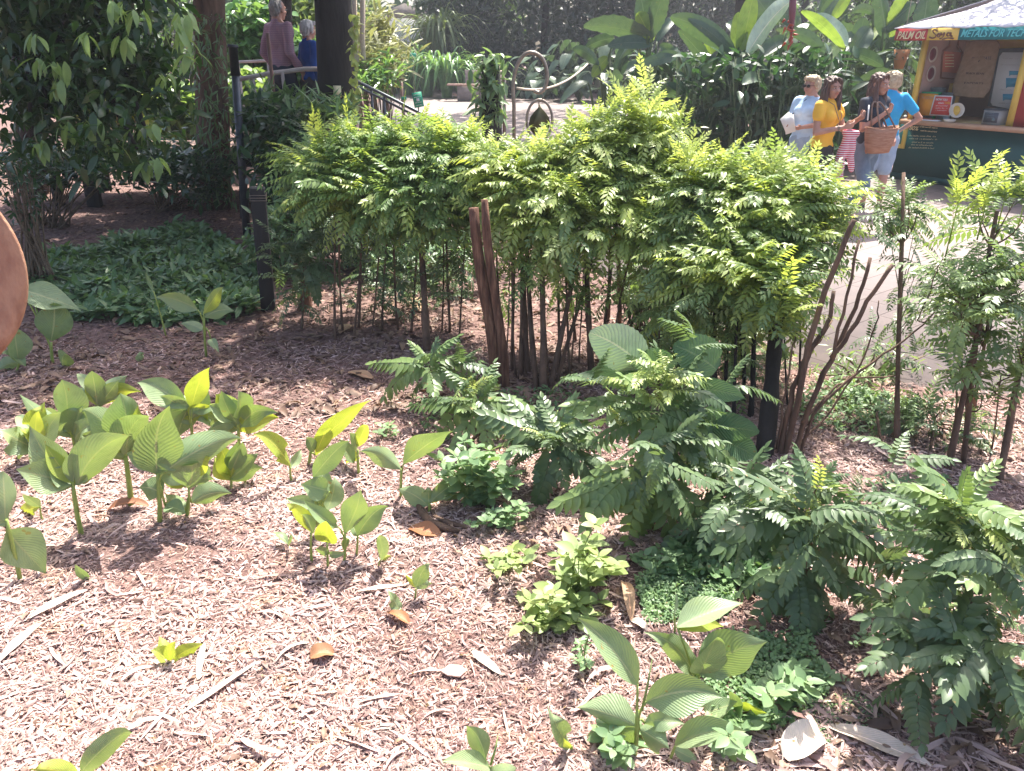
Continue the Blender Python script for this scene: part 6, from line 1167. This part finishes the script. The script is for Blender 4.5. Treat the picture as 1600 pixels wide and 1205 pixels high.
def person(label, foot, yaw, H, elb, wri, kne, ank, top, bottom, hair, skin='skin', head_yaw=0.0, head_pitch=0.0, lean=(0, 0), female=True, bulk=1.0, curl=.8, sleeve=.45, leglen=1.0, shoes='shoe', sunglass=False, z0=0, palm=(None, None)):
    """local frame: faces -Y, its left hand at +X; joints given for a 1.65 m figure; elb/wri/kne/ank = ((right), (left))"""
    loc = np.array([foot[0], foot[1], z0]); root = empty('person', loc, label, 'person'); k = H/1.65; lx, ly = lean
    def xf(v): return rotz(np.asarray(v)*k, yaw)
    B = bulk; sh = .16 if female else .175
    def L_(x, y, z): return np.array([x+lx*(z-.9), y+ly*(z-.9), z])
    S = [L_(-sh, 0, 1.345), L_(sh, 0, 1.345)]; Hp = [np.array([-.085, 0, .87]), np.array([.085, 0, .87])]; hc = L_(0, -.02, 1.522)
    ch = [('e', L_(0, .0, 1.22), (.14*B+.01, .098*B, .17)), ('e', L_(0, .01, 1.33), (.155 if female else .19, .08, .075)), ('e', L_(0, -.005, 1.06), (.122*B, .09*B, .14)), ('e', L_(0, .012, .93), (.155*B, .112*B, .12))]
    if female: ch += [('e', L_(-.065, -.085*B, 1.235), (.06, .05, .06)), ('e', L_(.065, -.085*B, 1.235), (.06, .05, .06))]
    # head
    hp = []; f = 1.0
    def hd(x, y, z):                                       # head-local to figure
        v = np.array([x, y, z], float); cp, sp_ = math.cos(head_pitch), math.sin(head_pitch); v = np.array([v[0], v[1]*cp-v[2]*sp_, v[1]*sp_+v[2]*cp]); return hc+rotz(v, head_yaw)
    HM = [rotz(np.array([1., 0, 0]), head_yaw), rotz(np.array([0, math.cos(head_pitch), math.sin(head_pitch)]), head_yaw), rotz(np.array([0, -math.sin(head_pitch), math.cos(head_pitch)]), head_yaw)]
    hp += [('e', hd(0, .012, .03), (.074, .09, .085), HM), ('e', hd(0, -.018, -.025), (.06, .07, .075), HM), ('e', hd(0, -.045, -.075), (.036, .034, .03), HM), ('c', hd(0, -.082, .005), hd(0, -.103, -.028), .009, .014), ('e', hd(-.013, -.092, -.031), (.009, .009, .007), HM), ('e', hd(.013, -.092, -.031), (.009, .009, .007), HM),
           ('e', hd(-.035, -.064, -.022), (.022, .02, .02), HM), ('e', hd(.035, -.064, -.022), (.022, .02, .02), HM), ('c', hd(-.04, -.07, .026), hd(.04, -.07, .026), .013, .013), ('e', hd(-.075, .012, -.005), (.01, .02, .032), HM), ('e', hd(.075, .012, -.005), (.01, .02, .032), HM), ('e', hd(0, -.078, -.052), (.024, .016, .012), HM)]
    skinp = hp+[('c', L_(0, .022, 1.34), hd(0, .03, -.03), .062, .056), ('c', L_(-.1, .015, 1.365), L_(0, .02, 1.42), .04, .045), ('c', L_(.1, .015, 1.365), L_(0, .02, 1.42), .04, .045)]
    for s in (0, 1):
        e, w_ = np.array(elb[s], float), np.array(wri[s], float); ub = .046*(.9+.1*B)*(1 if female else 1.12)
        skinp += [('c', S[s], e, ub*.95, ub*.78), ('c', e, w_, ub*.8, ub*.52)]; hand(skinp, w_, e, 1 if s else -1, curl, palm[s])
        kn, an = np.array(kne[s], float), np.array(ank[s], float); skinp += [('c', Hp[s], kn, .078*B, .052), ('c', kn, kn*.62+an*.38+np.array([0, .012, 0]), .05, .05), ('c', kn*.62+an*.38+np.array([0, .012, 0]), an, .05, .032), ('c', an, an+np.array([0, -.12, -.045]), .03, .028)]
    skinp += [(q[0], q[1], tuple(np.array(q[2])*.86)) for q in ch]
    remesh(skinp, .0085, 3, skin, 'body', root, xf)
    # clothes
    tp = [(q[0], q[1], tuple(np.array(q[2])*(.93 if q[1][2] < 1.0 else 1)+.013)) for q in ch]+[('c', S[0], S[1], .062, .062), ('c', L_(0, .02, 1.35), L_(0, .02, 1.395), .075, .07)]
    for s in (0, 1):
        e, w_ = np.array(elb[s]), np.array(wri[s])
        if sleeve <= 1: tp.append(('c', S[s], S[s]*(1-sleeve)+e*sleeve, .066*(.85+.15*B), .06))
        else: tp += [('c', S[s], e, .064, .053), ('c', e, e*.08+w_*.92, .053, .036)]
    if not female: tp += [('c', L_(-.11, .01, 1.33), L_(-.09, .01, 1.0), .075, .09), ('c', L_(.11, .01, 1.33), L_(.09, .01, 1.0), .075, .09)]
    remesh(tp, .011, 4, top[0], top[2] if len(top) > 2 else 'shirt', root, xf)
    bt = [('e', L_(0, .012, .9), (.165*B, .122*B, .12)), ('e', np.array([0, .015, .84]), (.165*B, .12*B, .1))]
    for s in (0, 1):
        kn, an = np.array(kne[s], float), np.array(ank[s], float)
        if leglen >= 1: bt += [('c', Hp[s]+[0, .01, -.02], kn, .098*B, .068), ('c', kn, an+[0, .01, .02], .068, .062)]
        else: bt += [('c', Hp[s]+[0, .01, -.02], Hp[s]*(1-leglen)+kn*leglen, .1*B, .085)]
    remesh(bt, .011, 4, bottom, 'trousers' if leglen >= 1 else 'shorts', root, xf)
    for s in (0, 1):
        an = np.array(ank[s], float); remesh([('c', an+[0, .03, -.045], an+[0, -.13, -.055], .036, .032), ('e', an+[0, 0, -.025], (.04, .05, .04))], .01, 2, shoes, 'shoe', root, xf)
    # face
    for sx in (-1, 1):
        mb = MB(); ellipsoid(mb, hd(sx*.031, -.081, .004), (.011, .007, .0055), HM); mb.V = [xf(v) for v in mb.V]; mb.build_local = None; o = mb.build('eye', 'eye_white'); o.parent = root
        mb = MB(); ellipsoid(mb, hd(sx*.031, -.0865, .004), (.0066, .005, .0058), HM); mb.V = [xf(v) for v in mb.V]; i_ = mb.build('iris', 'eye_dark'); i_.parent = o
        mb = MB(); capsule(mb, hd(sx*.018, -.09, .022), hd(sx*.046, -.079, .024), .0038, .0028, 6); mb.V = [xf(v) for v in mb.V]; i_ = mb.build('eyebrow', hair[0] if 'white' not in hair[0] else 'hair_grey'); i_.parent = root
    mb = MB(); capsule(mb, hd(-.02, -.09, -.052), hd(.02, -.09, -.052), .0055, .0055, 7); mb.V = [xf(v) for v in mb.V]; i_ = mb.build('lips', 'lips'); i_.parent = root
    if sunglass:
        mb = MB()
        for sx in (-1, 1): ellipsoid(mb, hd(sx*.032, -.094, .003), (.026, .007, .019), HM); capsule(mb, hd(sx*.056, -.088, .008), hd(sx*.08, .01, .005), .003, .003, 6)
        capsule(mb, hd(-.012, -.098, .008), hd(.012, -.098, .008), .003, .003, 6); mb.V = [xf(v) for v in mb.V]; i_ = mb.build('sunglasses', 'dark_lens'); i_.parent = root
    # hair
    kind = hair[1]; hh = []
    if kind == 'long':
        hh = [('e', hd(0, .022, .048), (.085, .092, .078), HM), ('e', hd(0, .05, -.02), (.084, .07, .1), HM)]
        for sx in (-1, 1):
            hh += [('c', hd(sx*.022, -.062, .094), hd(sx*.066, -.045, .06), .02, .022), ('c', hd(sx*.07, -.03, .06), hd(sx*.082, -.018, -.03), .024, .026), ('c', hd(sx*.082, -.018, -.03), hd(sx*.085, -.02, -.13)*1.0, .028, .034), ('c', hd(sx*.085, -.02, -.13), hd(sx*.075, -.055, -.26), .036, .02), ('c', hd(sx*.06, .04, -.05), hd(sx*.07, .05, -.24), .045, .03)]
        hh += [('c', hd(0, .07, -.03), hd(0, .085, -.26), .06, .035)]
    elif kind == 'short':
        hh = [('e', hd(0, .025, .05), (.086, .092, .078), HM), ('e', hd(0, .055, .0), (.08, .062, .085), HM), ('c', hd(-.05, -.055, .082), hd(.05, -.055, .082), .028, .028)]
        for sx in (-1, 1): hh += [('e', hd(sx*.078, .012, .02), (.018, .045, .045), HM)]
        for q in range(26): a = random.uniform(0, 6.28); z = random.uniform(-.02, .11); rr = .075*math.sqrt(max(.1, 1-((z-.03)/.1)**2)); y_ = .02+rr*1.1*math.sin(a); hh.append(('e', hd(rr*math.cos(a), max(y_, -.055 if z > .07 else -.01), z), (.022, .022, .02), HM))
    else:                                                   # cropped and thin on top
        hh = [('e', hd(0, .04, .03), (.0785, .074, .072), HM), ('e', hd(0, .06, -.01), (.07, .045, .07), HM), ('e', hd(0, .02, .062), (.066, .075, .055), HM)]
    remesh(hh, .009, 2, hair[0], 'hair', root, xf)
    return root, (lambda v: xf(np.asarray(v, float))+loc), hd, L_
def add(mb, name, mat, root, smooth=True): return mb.build(name, mat, root, smooth)
STAND_K = ((-.09, -.01, .47), (.09, -.02, .47)); STAND_A = ((-.095, .02, .085), (.1, .0, .085))
def ground_at(px, py): q = G(px, py); return q[:2]
# older woman in pale blue, holding leaflets, facing left
r_, W_, hd_, _ = person('older woman in pale blue top and sunglasses holding folded leaflets', P(1263, 180, 10.0)[:2], R(-52), 1.66, ((-.2, -.06, 1.08), (.21, -.04, 1.1)), ((-.07, -.27, 1.06), (.1, -.26, 1.07)), STAND_K, STAND_A,
    ('cloth_skyblue', 'long'), 'denim_pale', ('hair_blonde', 'short'), head_yaw=R(-8), bulk=1.22, sleeve=.7, leglen=.95, sunglass=True, curl=1.1, palm=((.3, 0, .6), (-.3, 0, .6)))
mb = MB(); c = W_((.0, -.37, 1.1)); M = np.array(Matrix.Rotation(R(-30), 3, 'Z'))
for k in range(3): box(mb, c+np.array([.0-.01*k, .012*k, .01*k]), (.004, .15, .2), np.array(Matrix.Rotation(R(20+9*k), 3, 'X'))@M)
rt = empty('leaflet', c, 'folded white leaflets in the hands of the older woman', 'leaflet'); add(mb, 'paper', 'white_card', rt, False)
rt = empty('shoulder_bag', W_((.16, .17, .8)), 'dark grey bag hanging behind the older woman on a thin strap', 'bag')
remesh([('e', np.array([0, 0, 0.]), (.12, .09, .17)), ('e', np.array([0, 0, -.1]), (.15, .1, .12))], .015, 3, 'bag_grey', 'bag_body', rt)
mb = MB(); tube(mb, [W_(v) for v in [(.2, .15, .92), (.12, .14, 1.25), (.06, .07, 1.41), (-.02, -.07, 1.37), (-.12, -.15, 1.2), (-.16, -.08, 1.0)]], .007, 6); add(mb, 'strap', 'cloth_black', rt)
# woman in yellow
r_, W_, hd_, _ = person('young woman in yellow t-shirt with long dark hair raising her phone', P(1290, 190, G(1297, 358)[1])[:2], R(38), 1.68, ((-.21, -.03, 1.08), (.2, -.1, 1.1)), ((-.06, -.25, 1.14), (.14, -.3, 1.22)), ((-.09, -.01, .47), (.09, -.02, .47)), STAND_A,
    ('cloth_yellow', 'long'), 'cloth_black', ('hair_brown', 'long'), head_yaw=R(-22), bulk=1.0, sleeve=.42, curl=1.0, palm=((.4, 0, .3), (-.5, .1, .2)))
mb = MB(); c = W_((.12, -.405, 1.29)); box(mb, c, (.012, .075, .15), np.array(Matrix.Rotation(R(25), 3, 'Z'))@np.array(Matrix.Rotation(R(12), 3, 'X'))); rt = empty('mobile_phone', c, 'white mobile phone in the hand of the woman in yellow', 'phone'); add(mb, 'case', 'white_card', rt, False)
mb = MB(); box(mb, c+np.array([-.008, 0, 0]), (.004, .065, .135), np.array(Matrix.Rotation(R(25), 3, 'Z'))@np.array(Matrix.Rotation(R(12), 3, 'X'))); add(mb, 'screen', 'radio_dark', rt, False)
mb = MB(); q = W_(np.array([-.085, -.215, 1.13])); lathe(mb, [(.028, -.012), (.032, 0), (.028, .012)], q, nrm(W_((-.06, -.25, 1.14))-W_((-.21, -.03, 1.08))), 14); add(mb, 'bracelet', 'strap_cloth', r_)
mb = MB(); tube(mb, [W_(v) for v in [(-.06, .03, 1.42), (-.05, -.1, 1.36), (-.01, -.165, 1.2), (.03, -.15, 1.1), (.02, -.165, 1.25), (.06, -.1, 1.36), (.06, .03, 1.42)]], .004, 5); add(mb, 'lanyard', 'strap_cloth', r_)
c = W_((.16, -.2, .86)); rt = empty('striped_garment', c, 'red and white striped garment draped over an arm of the woman in yellow', 'clothing')
remesh([('c', (0, 0, .2), (-.05, 0, -.08), .04, .055), ('c', (-.05, 0, -.08), (-.02, .01, -.27), .055, .05), ('c', (.05, 0, .2), (.06, 0, -.02), .045, .05), ('c', (.06, 0, -.02), (.1, 0, -.19), .05, .03), ('c', (-.03, 0, .22), (.08, 0, .2), .04, .045)], .012, 2, 'cloth_striped', 'cloth', rt)
# woman with the straw bag
r_, W_, hd_, _ = person('woman in navy top and jeans carrying a straw tote bag on her shoulder', P(1362, 190, G(1352, 352)[1])[:2], R(30), 1.71, ((-.23, -.07, 1.08), (.2, .04, 1.1)), ((-.05, -.18, 1.24), (.16, -.16, .98)), ((-.11, -.13, .47), (.1, .04, .46)), ((-.17, .06, .09), (.13, .2, .1)),
    ('cloth_navy', 'long'), 'denim', ('hair_auburn', 'long'), head_yaw=R(6), bulk=1.0, sleeve=.62, curl=1.3, palm=((0, .2, .4), (0, .5, .2)))
c = W_((-.10, -.21, .98)); rt = empty('straw_bag', c, 'reddish woven straw tote bag held under an arm', 'bag'); mb = MB(); ux = rotz(np.array([1., 0, 0]), R(24)); uy = rotz(np.array([0, 1., 0]), R(24)); n = 28; V = []; lev = [(-.15, .125, .05), (-.145, .15, .07), (-.05, .185, .085), (.06, .21, .09), (.13, .225, .095), (.13, .215, .085), (.0, .18, .07), (-.13, .13, .045)]
for z, a_, b_ in lev:
    for j in range(n): t = 2*math.pi*j/n; V.append(c+ux*a_*math.copysign(abs(math.cos(t))**.7, math.cos(t))+uy*b_*math.copysign(abs(math.sin(t))**.8, math.sin(t))+[0, 0, z+.012*math.cos(2*t)*(z > .1)])
i, j = np.meshgrid(np.arange(len(lev)-1), np.arange(n), indexing='ij'); j2 = (j+1) % n; mb.add(V, [np.stack([i*n+j, i*n+j2, (i+1)*n+j2, (i+1)*n+j], -1).reshape(-1, 4), np.arange(n)[::-1][None], ((len(lev)-1)*n+np.arange(n))[None]]); add(mb, 'basket', 'straw', rt)
for o in (-.07, .05): mb = MB(); tube(mb, bez(c+ux*(-.1)+uy*o+[0, 0, .12], W_((-.19, -.02, 1.62)), c+ux*.13+uy*o+[0, 0, .12], 14), .009, 7); add(mb, 'handle', 'strap_cloth', rt)
mb = MB(); tube(mb, [W_((-.1, .08, 1.4)), W_((-.22, .1, 1.3)), P(1322, 172, 8.75)], .01, 6)
# blonde woman in bright blue behind
r_, W_, hd_, _ = person('blonde woman in bright blue polo, hand on hip, behind the straw bag', P(1386, 180, 10.2)[:2], R(165), 1.7, ((-.36, .05, 1.12), (.24, -.02, 1.08)), ((-.19, -.03, .98), (.15, -.15, .95)), STAND_K, STAND_A,
    ('cloth_blue', 'long'), 'denim_pale', ('hair_blonde', 'short'), head_yaw=R(20), bulk=1.12, sleeve=.6, leglen=.9, palm=((.4, 0, -.2), (0, 1, 0)))
# the couple on the walkway
r_, W_, hd_, _ = person('grey-haired man in a pink checked shirt walking away along the raised walkway', P(445, 130, 10.5)[:2], R(140), 1.8, ((-.25, .06, 1.08), (.27, .05, 1.08)), ((-.25, -.08, .88), (.25, -.1, .86)), ((-.1, -.08, .47), (.1, .04, .47)), ((-.1, -.02, .09), (.11, .2, .12)),
    ('cloth_check', 'long'), 'cloth_darkblue', ('hair_grey', 'crop'), head_yaw=R(12), bulk=1.12, sleeve=2, female=False, z0=DZ, palm=(None, None))
r_, W_, hd_, _ = person('white-haired woman in a royal blue top beside the man on the walkway', P(488, 130, 10.5)[:2], R(128), 1.58, ((-.22, .04, 1.08), (.22, .03, 1.08)), ((-.2, -.06, .88), (.2, -.07, .86)), STAND_K, STAND_A,
    ('cloth_royal', 'long'), 'cloth_charcoal', ('hair_white', 'short'), head_yaw=R(10), bulk=1.12, sleeve=2, z0=DZ-.02, palm=(None, None))
c = W_((.14, -.05, .78)); rt = empty('handbag', c, 'black handbag carried by the white-haired woman', 'bag'); remesh([('e', (0, 0, 0), (.12, .08, .13)), ('e', (0, 0, -.06), (.14, .09, .1))], .015, 2, 'cloth_black', 'bag_body', rt)
mb = MB(); tube(mb, bez(c+[-.08, 0, .1], c+[0, 0, .75], c+[.08, 0, .1], 12), .008, 6); add(mb, 'strap', 'cloth_black', rt)
# ================================================================== HAZE ADDED FOR LENS GLARE
mb = MB(); box(mb, (0, 28, 8.4), (190, 88, 19)); hz = mb.build('haze', 'skin', smooth=False)
m = bpy.data.materials.new('air'); m.use_nodes = True; n = m.node_tree.nodes; n.clear(); pv = n.new('ShaderNodeVolumePrincipled'); ou = n.new('ShaderNodeOutputMaterial')
pv.inputs['Density'].default_value = .0016; pv.inputs['Color'].default_value = (.86, .9, 1, 1); pv.inputs['Anisotropy'].default_value = .35
m.node_tree.links.new(pv.outputs[0], ou.inputs['Volume']); hz.data.materials.clear(); hz.data.materials.append(m)
tag(hz, 'thin haze added over the garden to imitate lens glare', None, None, 'stuff')
